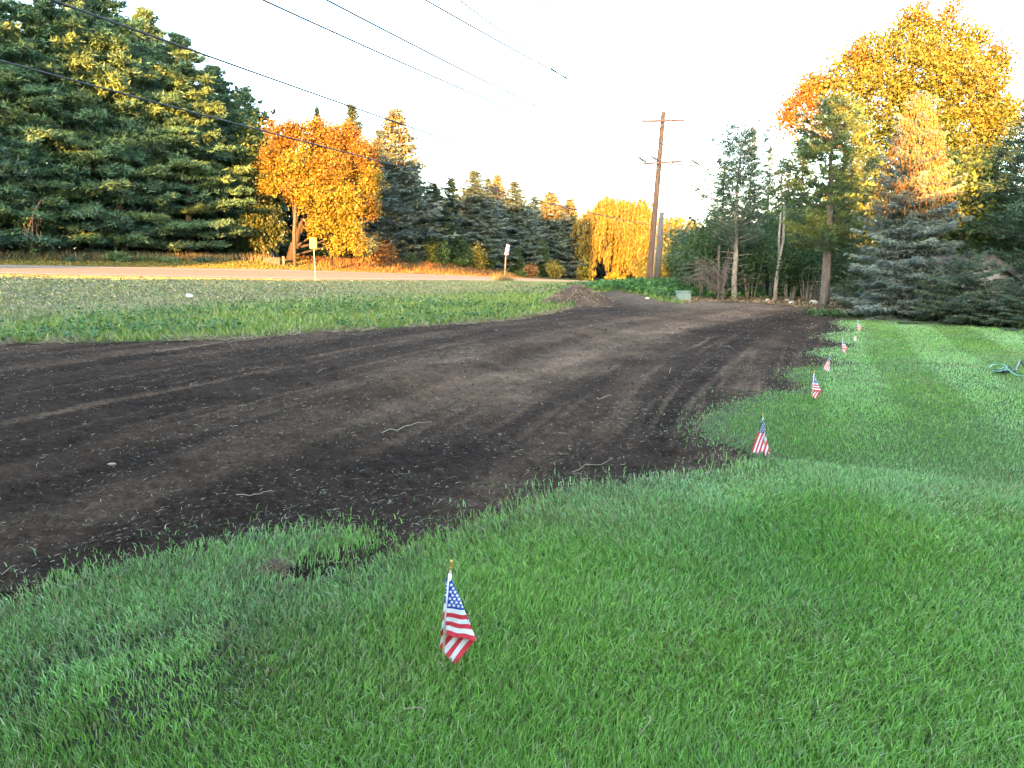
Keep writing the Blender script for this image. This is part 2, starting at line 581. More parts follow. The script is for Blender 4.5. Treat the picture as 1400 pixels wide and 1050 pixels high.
def tints(rng, n, cols, jitter=.18):
    cols = np.asarray(cols, float)
    k = rng.randint(0, len(cols), n); k2 = rng.randint(0, len(cols), n)
    t = rng.rand(n, 1)
    c = cols[k] * (1 - t) + cols[k2] * t
    return np.clip(c * (1 + jitter * rng.normal(size=(n, 1))), .004, 1)


# ------------------------------------------------------------------ tree builders (each returns meshes for trunk and crown at the origin)
def pine_meshes(seed, H, R, base=.08, cols=((.050, .112, .066), (.082, .140, .060), (.043, .096, .068)), trunk_r=None, tuft=.42, tl=.40, tw=.085,
                nb=5, step=.8, per=13, power=.7, bark=None, lift=.25, droop=.0, ragged=.25, nt=14):
    rng = rs(seed)
    bark = bark or M_barkdark
    trunk_r = trunk_r or H * .014
    g = Geo()
    zz = np.linspace(-.3, H, 14)
    wob = np.cumsum(rng.normal(size=(14, 2)) * H * .003, 0)
    tp = np.stack([wob[:, 0], wob[:, 1], zz], 1)
    g.tube(tp, trunk_r * (1 - .93 * np.clip(zz / H, 0, 1)) + .01, 8)
    Ps = []; Ds = []
    z = base * H
    while z < H * .985:
        f = z / H
        fb = (f - base) / (1 - base)
        env = R * (min(1.0, .62 + 1.6 * fb) * (1 - fb) ** power + .04)
        k = max(3, int(round(nb * (1 if f < .85 else .7))))
        a0 = rng.rand() * 6.28
        for i in range(k):
            az = a0 + i * 6.28 / k + rng.normal() * .25
            L = env * np.clip(1 + ragged * rng.normal(), .5, 1.3)
            if L < .15: L = .15
            up = lift * (.3 + 1.3 * fb) + .08 * rng.normal() - droop * (1 - fb)
            t = np.linspace(0, 1, 5)
            cx = np.interp(z, zz, tp[:, 0]); cy = np.interp(z, zz, tp[:, 1])
            P = np.stack([cx + np.cos(az) * L * t, cy + np.sin(az) * L * t, z + L * (up * t + .12 * t * t)], 1)
            g.tube(P, np.linspace(max(.012, trunk_r * .22 * (1 - f)), .008, 5), 4, cap=False)
            n = max(3, int(per * (L / R) * (.8 + .4 * rng.rand())))
            tt = 1 - (rng.rand(n) ** 1.15) * .92
            lat = rng.normal(size=n) * .27 * L * (1.15 - tt)
            lat += rng.normal(size=n) * .15
            bx = np.interp(tt, t, P[:, 0]) - np.sin(az) * lat
            by = np.interp(tt, t, P[:, 1]) + np.cos(az) * lat
            bz = np.interp(tt, t, P[:, 2]) + rng.normal(size=n) * .10 - abs(lat) * .15
            d = np.stack([np.cos(az) - np.sin(az) * np.sign(lat) * .8, np.sin(az) + np.cos(az) * np.sign(lat) * .8, np.full(n, .45)], 1)
            Ps.append(np.stack([bx, by, bz], 1)); Ds.append(d)
        z += step * (.75 + .5 * rng.rand()) * (1 - .45 * f)
    P = np.vstack(Ps); D = unit(np.vstack(Ds))
    n = len(P)
    Pr = np.repeat(P, nt, 0); Dr = np.repeat(D, nt, 0)
    d = unit(Dr * .9 + rng.normal(size=(n * nt, 3)) * .75 + np.array([0, 0, .18]))
    Pr = Pr + rng.normal(size=Pr.shape) * tuft * .33 * np.array([1, 1, .55])
    V, F = blade_tris(Pr, d, tl * (.7 + .6 * rng.rand(n * nt)), tw * (.7 + .6 * rng.rand(n * nt)), rng)
    bt = tints(rng, len(Ps), cols, .14)
    bi = np.concatenate([np.full(len(p_), i_) for i_, p_ in enumerate(Ps)])
    tc = bt[bi] * (1 + .10 * rng.normal(size=(n, 1)))
    C = np.repeat(np.repeat(tc, nt, 0) * (1 + .12 * rng.normal(size=(n * nt, 1))), 3, 0)
    return g.build('trunk', bark, True), mesh('crown', V, [F], M_needle, np.clip(C, .004, 1))


def spruce_meshes(seed, H, R, base=.03, cols=((.035, .062, .052), (.045, .075, .062), (.028, .052, .042)), step=.45, nb=9, per=10, sl=.30, sw=.09, power=.85,
                  droop=.28, nspray=4, bark=None, hang=.0, ragged=.12):
    rng = rs(seed)
    g = Geo()
    zz = np.linspace(-.2, H, 8)
    g.tube(np.stack([zz * 0, zz * 0, zz], 1), H * .013 * (1 - .95 * np.clip(zz / H, 0, 1)) + .006, 7)
    Ps = []; Ds = []; Fs = []; Bs = []; nbough = 0
    z = base * H
    while z < H * .99:
        f = (z / H - base) / (1 - base)
        env = R * (1 - f) ** power * min(1, .75 + 2 * f) + .03 * H / 15
        k = max(4, int(nb * (.55 + .45 * (1 - f))))
        a0 = rng.rand() * 6.28
        lump = 1 + .18 * rng.normal()
        for i in range(k):
            az = a0 + i * 6.28 / k + rng.normal() * .2
            L = env * (1 + ragged * rng.normal()) * (.85 + .15 * lump)
            L = max(L, .05)
            zj = z + rng.normal() * step * .3
            n = max(3, int(per * L / R * (.8 + .4 * rng.rand())) + 1)
            t = np.linspace(.10, 1.0, n) + rng.normal(size=n) * .03
            dz = L * (-droop * (1 - f * 1.3) * t + .16 * t ** 3 + .25 * f * t)
            if i % 2 == 0:
                q = np.linspace(0, 1, 4)
                g.tube(np.stack([np.cos(az) * L * q, np.sin(az) * L * q, zj + L * (-droop * (1 - f * 1.3) * q + .16 * q ** 3 + .25 * f * q)], 1), np.linspace(.02 * H / 15 + .004, .004, 4), 4, cap=False)
            for sgn in (-1, 0, 1):
                lat = sgn * (.28 * L * (1.1 - t)) * (.6 + .8 * rng.rand(n))
                x = np.cos(az) * L * t - np.sin(az) * lat
                y = np.sin(az) * L * t + np.cos(az) * lat
                P = np.stack([x, y, zj + dz - abs(lat) * .2], 1)
                d = np.stack([np.cos(az) - np.sin(az) * sgn * .9 + 0 * t, np.sin(az) + np.cos(az) * sgn * .9 + 0 * t, -.18 + .5 * (t - .6) - hang + 0 * t], 1)
                Ps.append(P); Ds.append(d); Fs.append(np.full(n, f)); Bs.append(np.full(n, nbough))
            nbough += 1
        z += step * (.8 + .4 * rng.rand()) * (1 - .45 * f)
    Ps.append(np.tile(np.array([[0, 0, H * .985]]), (6, 1)) + rng.normal(size=(6, 3)) * .01 * H / 15); Ds.append(np.tile(np.array([[0, 0, 1.0]]), (6, 1))); Fs.append(np.ones(6)); Bs.append(np.full(6, nbough))
    P = np.vstack(Ps); D = unit(np.vstack(Ds)); n = len(P)
    fs = np.repeat(np.concatenate(Fs), nspray); bs = np.concatenate(Bs)
    shr = np.clip(1.25 - fs, .45, 1) ** .6
    Pr = np.repeat(P, nspray, 0); Dr = np.repeat(D, nspray, 0)
    d = unit(Dr + rng.normal(size=Pr.shape) * np.array([.5, .5, .35]) + np.array([0, 0, -hang * .5]))
    Pr = Pr + rng.normal(size=Pr.shape) * sl * .25 * shr[:, None] * np.array([1, 1, .7])
    V, F = blade_tris(Pr, d, shr * sl * (.7 + .6 * rng.rand(len(Pr))), shr * sw * (.7 + .6 * rng.rand(len(Pr))), rng)
    tc = tints(rng, nbough + 1, cols, .16)[bs]
    C = np.repeat(np.repeat(tc, nspray, 0) * (1 + .1 * rng.normal(size=(len(Pr), 1))), 3, 0)
    return g.build('trunk', bark or M_barkdark, True), mesh('crown', V, [F], M_needle, np.clip(C, .004, 1))


def sunglow_cone_mesh(seed, H, R, f0, n, power, L):
    """hanging tan cone shapes added to the upper crown of a spruce as painted sunlit gold"""
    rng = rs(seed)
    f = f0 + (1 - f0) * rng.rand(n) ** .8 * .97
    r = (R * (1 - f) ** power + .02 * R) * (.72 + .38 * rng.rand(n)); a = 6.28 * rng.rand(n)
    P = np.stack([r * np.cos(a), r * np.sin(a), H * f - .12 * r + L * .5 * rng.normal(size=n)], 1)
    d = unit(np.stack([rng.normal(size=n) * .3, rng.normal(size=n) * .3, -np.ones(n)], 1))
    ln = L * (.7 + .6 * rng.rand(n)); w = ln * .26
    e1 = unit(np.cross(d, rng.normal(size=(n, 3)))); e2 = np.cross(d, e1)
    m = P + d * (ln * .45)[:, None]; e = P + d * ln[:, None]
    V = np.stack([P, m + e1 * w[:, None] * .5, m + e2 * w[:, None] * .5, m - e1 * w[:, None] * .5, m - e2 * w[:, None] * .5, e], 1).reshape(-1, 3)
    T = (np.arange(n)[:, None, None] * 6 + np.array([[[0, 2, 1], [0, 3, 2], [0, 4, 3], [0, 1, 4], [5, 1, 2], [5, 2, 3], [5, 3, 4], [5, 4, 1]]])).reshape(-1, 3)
    return mesh('sunglow_cones', V, [T], M_dry, np.repeat(tints(rng, n, ((.24, .115, .035), (.30, .15, .045), (.19, .09, .03)), .15), 6, 0))


def leafy_meshes(seed, lobes, nleaf, size, cols, trunk=None, bark=None, trunk_r=.2, cl=.38, per=16, lobe_cols=None, shell=.5, flatten=1.0, droop=.1, base=(0, 0, -.2), fork=.3):
    """lobes: (x, y, z, rx, ry, rz) balls of foliage; limbs run from the trunk to each of them"""
    rng = rs(seed)
    lobes = np.array(lobes, float)
    g = Geo()
    base = np.array(base, float)
    zmin = lobes[:, 2].min()
    top = lobes[np.argmax(lobes[:, 2])]
    if trunk is None:
        trunk = [base, np.array([top[0] * .15, top[1] * .15, zmin * .5]), np.array([top[0] * .5, top[1] * .5, top[2] * .6]), top[:3]]
    trunk = np.array(trunk, float)
    tl = np.linspace(0, 1, len(trunk)); tf = np.linspace(0, 1, 12)
    TP = np.stack([np.interp(tf, tl, trunk[:, i]) for i in range(3)], 1)
    TP[1:-1, :2] += rng.normal(size=(10, 2)) * trunk_r * .25
    g.tube(TP, trunk_r * (1.15 - tf * .95), 8)
    vol = (lobes[:, 3] * lobes[:, 4] * lobes[:, 5]) ** (2 / 3.)
    share = vol / vol.sum()
    Ps = []; lid = []
    for i, l in enumerate(lobes):
        c = l[:3]; r = l[3:]
        cand = TP[(TP[:, 2] < c[2] + .1 * r[2])]
        if len(cand) == 0: cand = TP[:1]
        s = cand[-1] if rng.rand() < .5 else cand[max(0, int(len(cand) * (fork + (1 - fork) * rng.rand())) - 1)]
        mid = (s + c) / 2 + rng.normal(size=3) * .12 * np.linalg.norm(c - s)
        q = np.linspace(0, 1, 6)[:, None]
        B = (1 - q) ** 2 * s + 2 * q * (1 - q) * mid + q * q * c
        g.tube(B, np.linspace(trunk_r * .38, trunk_r * .1, 6), 5, cap=False)
        for j in range(5):
            e = c + unit(rng.normal(size=3)) * r * .85
            m2 = (c + e) / 2 + rng.normal(size=3) * r * .12
            q3 = np.linspace(0, 1, 4)[:, None]
            g.tube((1 - q3) ** 2 * B[3] + 2 * q3 * (1 - q3) * m2 + q3 * q3 * e, np.linspace(trunk_r * .13, .01, 4), 4, cap=False)
        nc = max(4, int(nleaf * share[i] / per))
        dirs = unit(rng.normal(size=(nc, 3)))
        rad = (shell + (1 - shell) * rng.rand(nc)) ** .6
        rad *= (.55 + .8 * vnoise(dirs[:, 0] * 3 + i * 7, dirs[:, 1] * 3 + dirs[:, 2] * 3, seed))
        Ps.append(c + dirs * r * rad[:, None]); lid.append(np.full(nc, i))
    P = np.vstack(Ps); lid = np.concatenate(lid); n = len(P)
    Pr = np.repeat(P, per, 0) + rng.normal(size=(n * per, 3)) * cl * np.array([1, 1, flatten])
    d = rng.normal(size=Pr.shape) + np.array([0, 0, -droop * 4])
    N_ = len(Pr)
    V, F = leaf_quads(Pr, d, size * (.45 + .95 * rng.rand(N_)), size * .75 * (.5 + .8 * rng.rand(N_)), rng)
    if lobe_cols is not None:
        tc = np.zeros((n, 3))
        for i in range(len(lobes)):
            k = lid == i
            tc[k] = tints(rng, k.sum(), lobe_cols[i % len(lobe_cols)], .12)
    else:
        tc = tints(rng, n, cols, .14)
    C = np.repeat(np.repeat(tc, per, 0) * (1 + .14 * rng.normal(size=(N_, 1))), 4, 0)
    return g.build('trunk', bark or M_bark, True), mesh('crown', V, [F], M_leaf, np.clip(C, .004, 1))


def plant(name, label, cat, meshes, loc, rz=0, sc=(1, 1, 1), group=None):
    t = thing(name, label, cat, loc, rz, group)
    t.scale = sc
    obj('trunk', meshes[0], t); obj('crown', meshes[1], t)
    return t


def spot(px, D, dz=0.0):
    x = (px - 700) / 1050.0 * CP * D
    return (x, D, gz(x, D) + dz)


def height(py_top, D, loc):
    return XZ(700, py_top, D)[1] - loc[2]


def DQ(px, q):
    """forward distance at which the sight line of column px is q metres beyond the near road edge"""
    k = (px - 700) / 1050.0 * CP
    return (q + 52.04) / (.665 - .747 * k)


# ------------------------------------------------------------------ left side: tall pines beyond the road
G_PINE = 'white pines along the far side of the road'
pm = [pine_meshes(101, 22, 5.2, base=.02, per=46, tl=.36, tw=.10, tuft=.40, step=1.0, nt=24, lift=.14, droop=.24, nb=6), pine_meshes(102, 22, 5.0, base=.02, per=46, tl=.36, tw=.10, tuft=.40, step=1.05, nt=24, ragged=.3, lift=.10, droop=.22, nb=6), pine_meshes(103, 20, 4.6, base=.02, per=46, tl=.36, tw=.10, tuft=.40, step=1.0, nt=24, lift=.16, droop=.26, nb=6, power=.6)]
pines = [  # px, D, top py, width, mesh, label
    (10, 60, -70, 1.02, 0, 'tall dark pine at the picture edge with yellow sunlit top and a dead hanging branch'),
    (88, 64, -55, 1.0, 1, 'tall pine second from the picture edge, its crown reaching out of the picture'),
    (172, 63, -18, 1.05, 2, 'broad pine with large yellow sunlit patches high in its crown'),
    (258, 66, 42, 1.0, 1, 'pine with a rounded top where the tall row begins to step down'),
    (312, 71, 88, .9, 0, 'slim dark pine between the round topped pine and the bright orange tree'),
    (132, 76, -25, 1.0, 2, 'pine standing behind the front row, seen through the gap between crowns'),
    (228, 78, 10, 1.0, 0, 'pine at the back of the row showing between two nearer crowns'),
    (-70, 60, -80, 1.0, 1, 'pine mostly cut off by the picture edge'),
    (350, 80, 118, .85, 1, 'distant dark pine showing over the top of the bright orange tree'),
]
mh = [22, 22, 20]
for px, D, top, w, k, lab in pines:
    D = DQ(px, 18 if D < 70 else 22 if px > 300 and D < 75 else 30)
    l = spot(px, D)
    h = height(top, D, l) / mh[k]
    plant('pine_tree', lab, 'pine tree', pm[k], l, px * .37, (w * 1.18, w * 1.18, h), G_PINE)

# dead branch hanging from the first pine
rng = rs(7)
l = spot(50, DQ(50, 13))
g = Geo()
for i in range(16):
    a = np.array([rng.normal() * .5, 0, 4.4 - i * .12]); b = a + np.array([rng.normal() * .5, rng.normal() * .3, -.9 - rng.rand()])
    g.tube(np.array([a, (a + b) / 2 + rng.normal(size=3) * .1, b]), [.03, .022, .01], 4)
g.tube(np.array([[.6, 1.5, 5.8], [.2, .6, 5.0], [0, 0, 4.2], [-.1, 0, 2.2]]), [.06, .05, .04, .02], 5)
tag(obj('dead_branch', g.build('dead_branch', noise_mat('dead_wood', (.10, .065, .05), (.18, .12, .09), 8, .9, .2)), loc=l, sc=(.55, .55, .8)), 'bare reddish dead branch hanging low in the leftmost pine', 'branch')

# darker leafy trees filling the gap by the orange tree
GRN = ((.045, .078, .022), (.06, .095, .026), (.035, .062, .022))
fm = leafy_meshes(120, [(0, 0, 7, 2.6, 2.4, 2.4), (-1.4, .5, 4.6, 2, 2, 1.8), (1.5, -.3, 4.4, 2, 2, 1.8), (.5, 0, 9.2, 1.8, 1.8, 1.9), (-.3, -.8, 2.7, 1.8, 1.6, 1.2), (1.9, -.5, 7.3, 1.4, 1.4, 1.3)],
                  9000, .26, GRN, trunk_r=.16, bark=M_barkdark)
l = spot(345, DQ(345, 20))
plant('leafy_tree', 'dull green leafy tree filling the gap left of the bright orange tree', 'tree', fm, l, 0, (1.1, 1.1, 1.25))
ym = leafy_meshes(121, [(0, 0, 3.0, 1.3, 1.2, .9), (-.9, 0, 2.3, 1, 1, .7), (.9, 0, 2.2, 1, 1, .7), (0, 0, 1.5, 1.2, 1, .6)], 2600, .24, ((.026, .045, .011), (.036, .055, .012), (.06, .065, .014)), trunk_r=.07, bark=M_barkdark, droop=.3, flatten=.6)
plant('small_tree', 'small yellow green tree with drooping sprays at the road edge beside the leaning trunk', 'tree', ym, spot(362, DQ(362, 15.5)), .4, (1.05, 1.0, 1.35))

# orange maple
OR = ((0.1279, 0.0819, 0.0109), (0.1535, 0.1014, 0.0125), (0.1151, 0.0663, 0.0101))
RD = ((0.1392, 0.0729, 0.0125), (0.1525, 0.0858, 0.0140))
YL = ((0.1482, 0.1137, 0.0117), (0.1704, 0.1306, 0.0140), (0.1149, 0.1011, 0.0117))
def L_(px, py, D, rpx, rpz, c):
    x, z = XZ(px, py, D); s = D / 1050.0
    return (x - c[0], 0, z - c[2], rpx * s, rpx * s * .8, rpz * s)
MD = 76
mc = spot(402, MD)
ml = []
mcol = []
for px, py, rx, rz, dy, cc in [(392, 185, 30, 26, 0, RD), (430, 178, 32, 26, .5, OR), (470, 190, 34, 26, 0, RD), (500, 215, 26, 26, -.4, RD), (380, 225, 26, 26, -.5, OR), (376, 255, 20, 16, -.6, YL),
                               (420, 230, 30, 28, -1.0, YL), (460, 235, 32, 30, -1.2, OR), (508, 250, 20, 26, -.5, YL), (440, 275, 30, 26, -1.6, YL), (480, 280, 32, 28, -1.3, YL), (508, 285, 18, 20, -.6, OR),
                               (450, 310, 20, 18, -1.6, YL), (485, 318, 22, 20, -1.5, YL), (470, 338, 14, 12, -1.5, YL), (415, 262, 20, 16, -1.6, OR), (495, 335, 16, 12, -1.4, YL), (440, 200, 34, 24, 1.6, OR), (485, 235, 30, 30, 1.4, YL)]:
    a = L_(px, py, MD, rx * .86, rz * .84, mc)
    ml.append((a[0], dy * 2.0, a[2], a[3], a[4], a[5])); mcol.append(cc)
tr = [(-.35, 0, -.3), (.25, 0, 2.0), (1.0, 0, 3.8), (1.9, 0, 6.0), (2.4, 0, 8.5)]
mm_ = leafy_meshes(130, ml, 46000, .23, OR, trunk=[np.array(p) for p in tr], trunk_r=.33, lobe_cols=mcol, cl=.30, bark=M_barkshade, per=18, shell=.35)
t = plant('maple_tree', 'big orange and gold autumn tree with leaning dark trunk beyond the road', 'maple tree', mm_, mc)
g = Geo()
g.tube(np.array([(-.7, .2, -.3), (-.1, .2, 1.8), (1.1, .1, 3.4), (2.3, -.2, 4.6)]), [.3, .26, .2, .1], 7)
g.tube(np.array([(3.9, -1, -.3), (3.8, -1, 1.5), (3.6, -1.1, 3.5), (3.2, -1, 6)]), [.16, .14, .11, .06], 7)
obj('limb', g.build('limb', M_barkshade, True), t)

# ------------------------------------------------------------------ spruces and junipers beyond the road
G_SPR = 'spruces in a row beyond the road'
SB = ((.076, .118, .112), (.10, .146, .138), (.062, .10, .092)); SG = ((.040, .078, .052), (.054, .092, .058), (.034, .065, .046))
spm = [spruce_meshes(201, 15, 3.1, power=.72, cols=SB, per=15, nspray=6, sl=.42, sw=.13), spruce_meshes(202, 15, 3.4, power=.66, cols=SB, per=15, nspray=6, sl=.42, sw=.13), spruce_meshes(203, 15, 2.6, power=.72, cols=SG, per=15, nspray=6, sl=.42, sw=.13)]
spr = [  # px, D, top, half width px, mesh, label
    (545, 82, 148, 42, 1, 'tallest blue spruce beside the orange tree, its pointed top glowing gold'),
    (523, 79, 178, 26, 0, 'narrow blue spruce pressed against the right side of the orange tree'),
    (488, 100, 143, 27, 2, 'dark spruce rising behind the orange tree with a plain green tip'),
    (441, 112, 146, 14, 2, 'tiny spruce tip poking up behind the orange crown'),
    (594, 92, 250, 26, 2, 'dark green spruce standing first right of the tallest blue spruce'),
    (618, 98, 243, 22, 2, 'spruce with a thin spire, behind the dark green first one'),
    (650, 92, 234, 38, 0, 'wide blue spruce with the highest spire of the middle row'),
    (680, 99, 238, 24, 1, 'spruce with an orange glowing top behind the wide blue one'),
    (704, 93, 249, 34, 0, 'blue spruce just above the leaning roadside sign'),
    (731, 97, 268, 24, 1, 'short blunt topped spruce between two pointed ones'),
    (752, 95, 263, 34, 0, 'broad blue spruce with gold top near the willow'),
    (778, 100, 272, 22, 2, 'last dark spruce, touching the golden willow'),
    (668, 101, 244, 18, 2, 'thin dark spruce wedged behind the orange topped one'),
    (766, 104, 280, 20, 0, 'pale spruce at the back just left of the willow'),
    (637, 103, 262, 20, 2, 'dark spruce at the back filling the gap beside the thin spire'),
    (565, 96, 222, 22, 2, 'spruce half hidden behind the tallest blue spruce'),
]
spr_w = [3.1, 3.4, 2.6]
for px, D, top, hw, k, lab in spr:
    D = DQ(px, 17.5 + max(0, D - 90) * .5 + (2 if px < 560 else 0))
    l = spot(px, D)
    h = height(top, D, l) / 15.0
    w = 1.45 * hw / 1050.0 * D / spr_w[k]
    t = plant('spruce_tree', lab, 'spruce tree', spm[k], l, px * .7, (w, w, h), G_SPR)
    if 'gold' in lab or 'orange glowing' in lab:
        tag(obj('sunglow_cones', sunglow_cone_mesh(int(px), 15, spr_w[k], .70 if px > 600 else .66, 560, .68, .40), t), kind='stuff')  # added so the sunlit gold is in the crown's own colour

# shrubs at the foot of the spruces
jm = spruce_meshes(220, 4, .95, cols=((.03, .06, .025), (.04, .075, .03)), step=.22, nb=8, per=7, sl=.25, sw=.08, power=.6, droop=-.6, nspray=4)
for px, D, top, hw, lab in [(741, 92, 328, 14, 'dark juniper cone standing over the orange bush'), (706, 90, 338, 12, 'narrow dark juniper right of the leaning sign'), (667, 88, 326, 13, 'brownish juniper left of the leaning sign'),
                            (632, 87, 322, 14, 'dark juniper cone near the orange brushy bank'), (592, 86, 318, 15, 'thin juniper hugging the tallest blue spruce')]:
    D = DQ(px, 15.0)
    l = spot(px, D); w = hw / 1050 * D / .95; h = height(top, D, l) / 4
    plant('juniper', lab, 'juniper', jm, l, px, (w, w, h), 'junipers at the foot of the spruces')
def bush_lobes(n, seed, r=1.0):
    g_ = rs(seed); o = [(0, 0, .9, .8, .8, .7)]
    for i in range(n):
        a = i * 6.28 / n + g_.rand(); o.append((cos(a) * .55, sin(a) * .55, .45 + .6 * g_.rand(), .5, .5, .45))
    return o
YB = ((.18, .13, .018), (.20, .16, .025), (.12, .125, .02)); OB = ((.2, .085, .03), (.23, .11, .03), (.15, .1, .03)); GB = ((.06, .10, .022), (.09, .13, .03)); DG = ((.035, .065, .025), (.045, .08, .028))
def bushm(seed, cols, n=1100, size=.2): return leafy_meshes(seed, bush_lobes(6, seed), n, size, cols, trunk_r=.05, cl=.2, per=10, bark=M_barkdark)
by, bo, bgm, bd = bushm(231, YB), bushm(232, OB), bushm(233, GB), bushm(234, DG)
for px, D, top, hw, k, lab in [(760, 91, 358, 12, by, 'bright yellow bush by the road before the last spruces'), (726, 90, 360, 11, bo, 'rusty orange bush between junipers'),
                               (604, 86, 334, 10, bgm, 'yellow green bush left of the dark junipers'), (653, 86, 334, 13, by, 'yellowing bush at the foot of the wide blue spruce'),
                               (628, 84, 352, 14, bgm, 'low green bush on the bank above the road'), (712, 89, 370, 8, bgm, 'small green bush just right of the leaning sign post'),
                               (657, 85, 356, 8, by, 'small yellow bush low at the road edge'), (528, 76, 330, 14, bo, 'thin rusty bush under the narrow blue spruce'), (562, 80, 345, 9, bd, 'dark low bush under the tallest blue spruce'),
                               (345, 68, 342, 20, bd, 'dark bush at the foot of the green leafy tree'), (300, 66, 345, 26, bd, 'dark low bush under the slim pine'), (430, 74, 335, 30, bd, 'dark bush behind the yellow road sign'), (405, 76, 330, 28, bd, 'dark bush behind the leaning trunk')]:
    D = DQ(px, (14.5 if px < 700 else 11.5) if px > 450 else 21)
    l = spot(px, D); w = hw / 1050 * D / 1.0; h = height(top, D, l) / 1.6
    plant('bush', lab, 'bush', k, l, px, (w, w, max(h, .3)), 'bushes along the far roadside')

# low orange brush on the far bank and dark woods behind everything: uncountable
def scatter_mq(n, m0, m1, q0, q1, rng):
    m = m0 + (m1 - m0) * rng.rand(n); q = q0 + (q1 - q0) * rng.rand(n)
    return RA[0] + m * RU[0] + q * RN[0], RA[1] + m * RU[1] + q * RN[1], m, q

rng = rs(300)
x, y, m, q = scatter_mq(26000, -14, 62, ROADW + .25, ROADW + 9, rng)
z = terrain(x, y)
brush = sstep(28, 33, m + (q - 12) * .35) * (1 - sstep(58, 62, m))
Lg = .10 + .12 * rng.rand(len(x)) + brush * .45 * rng.rand(len(x)) * sstep(ROADW + .5, ROADW + 4, q)
gold = tints(rng, len(x), ((.12, .105, .022), (.09, .095, .024), (.15, .115, .024)), .15)
org = tints(rng, len(x), ((.16, .085, .03), (.19, .11, .035), (.11, .09, .03), (.15, .07, .035)), .2)
shadegr = tints(rng, len(x), ((.07, .1, .025), (.1, .12, .035)), .15)
C = gold * (1 - brush[:, None]) + org * brush[:, None]
bk = sstep(ROADW + 4.5, ROADW + 6.5, q) * (1 - brush)
C = C * (1 - bk[:, None]) + shadegr * bk[:, None]
V, F = blade_tris(np.stack([x, y, z - .03], 1), np.stack([rng.normal(size=len(x)) * .5, rng.normal(size=len(x)) * .5, np.ones(len(x))], 1), Lg, .07 + .07 * rng.rand(len(x)), rng)
tag(obj('roadside_grass', mesh('roadside_grass', V, [F], M_dry, np.repeat(C, 3, 0))), 'golden grass and rusty brush on the bank beyond the road', 'grass', kind='stuff')
rng = rs(301)
x, y, m, q = scatter_mq(5000, -8, 27, ROADW + 6.0, ROADW + 8.5, rng)
V, F = blade_tris(np.stack([x, y, terrain(x, y)], 1), np.stack([rng.normal(size=len(x)) * .3, rng.normal(size=len(x)) * .3, np.ones(len(x))], 1), .3 + .6 * rng.rand(len(x)), .05 + .04 * rng.rand(len(x)), rng)
tag(obj('dry_grass', mesh('dry_grass', V, [F], M_dry, np.repeat(tints(rng, len(x), ((.2, .15, .09), (.14, .12, .06), (.1, .11, .04))), 3, 0))), 'tall dry grass fringe in front of the dark pine bases', 'grass', kind='stuff')


def wood_mass(name, label, pts, n, size, cols, seed, thick=4.0):
    """pts: list of (x, y, z0, z1) along a line; leaves fill the wall between z0 and z1"""
    rng = rs(seed)
    p = np.array(pts, float)
    d = np.concatenate([[0], np.cumsum(np.hypot(np.diff(p[:, 0]), np.diff(p[:, 1])))])
    # clumps
    nc = n // 14
    s = rng.rand(nc) * d[-1]
    x = np.interp(s, d, p[:, 0]); y = np.interp(s, d, p[:, 1])
    z0 = np.interp(s, d, p[:, 2]); z1 = np.interp(s, d, p[:, 3]) * (.82 + .3 * vnoise(s * .35, s * 0, seed))
    P = np.stack([x + rng.normal(size=nc) * .6, y + (rng.rand(nc) - .2) * thick, z0 + (z1 - z0) * rng.rand(nc) ** .85], 1)
    P = np.repeat(P, 14, 0) + rng.normal(size=(nc * 14, 3)) * size * 1.6
    k = len(P)
    V, F = leaf_quads(P, rng.normal(size=P.shape), size * (.7 + .6 * rng.rand(k)), size * (.6 + .5 * rng.rand(k)), rng)
    C = np.repeat(np.repeat(tints(rng, nc, cols, .2), 14, 0), 4, 0)
    return tag(obj(name, mesh(name, V, [F], M_leaf, C)), label, 'wood', kind='stuff')


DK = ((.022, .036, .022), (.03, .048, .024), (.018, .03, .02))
pt = []
for px, D, top in [(-140, 84, -20), (60, 84, 40), (200, 86, 60), (300, 90, 130), (380, 96, 190), (460, 102, 210), (520, 108, 220), (600, 118, 285), (700, 126, 300), (790, 140, 318), (860, 142, 322), (960, 142, 335)]:
    l = spot(px, D); pt.append((l[0], l[1], l[2] - .3, XZ(px, top, D)[1]))
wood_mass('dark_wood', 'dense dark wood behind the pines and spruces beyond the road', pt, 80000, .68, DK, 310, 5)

pt = []
for px, D in [(-160, 68), (0, 69), (120, 71), (230, 76), (330, 83)]:
    l = spot(px, D); pt.append((l[0], l[1], l[2] - .2, l[2] + 5.0))
wood_mass('undergrowth', 'dark undergrowth behind the lowest boughs of the tall pines', pt, 12000, .42, DK, 312, 3)

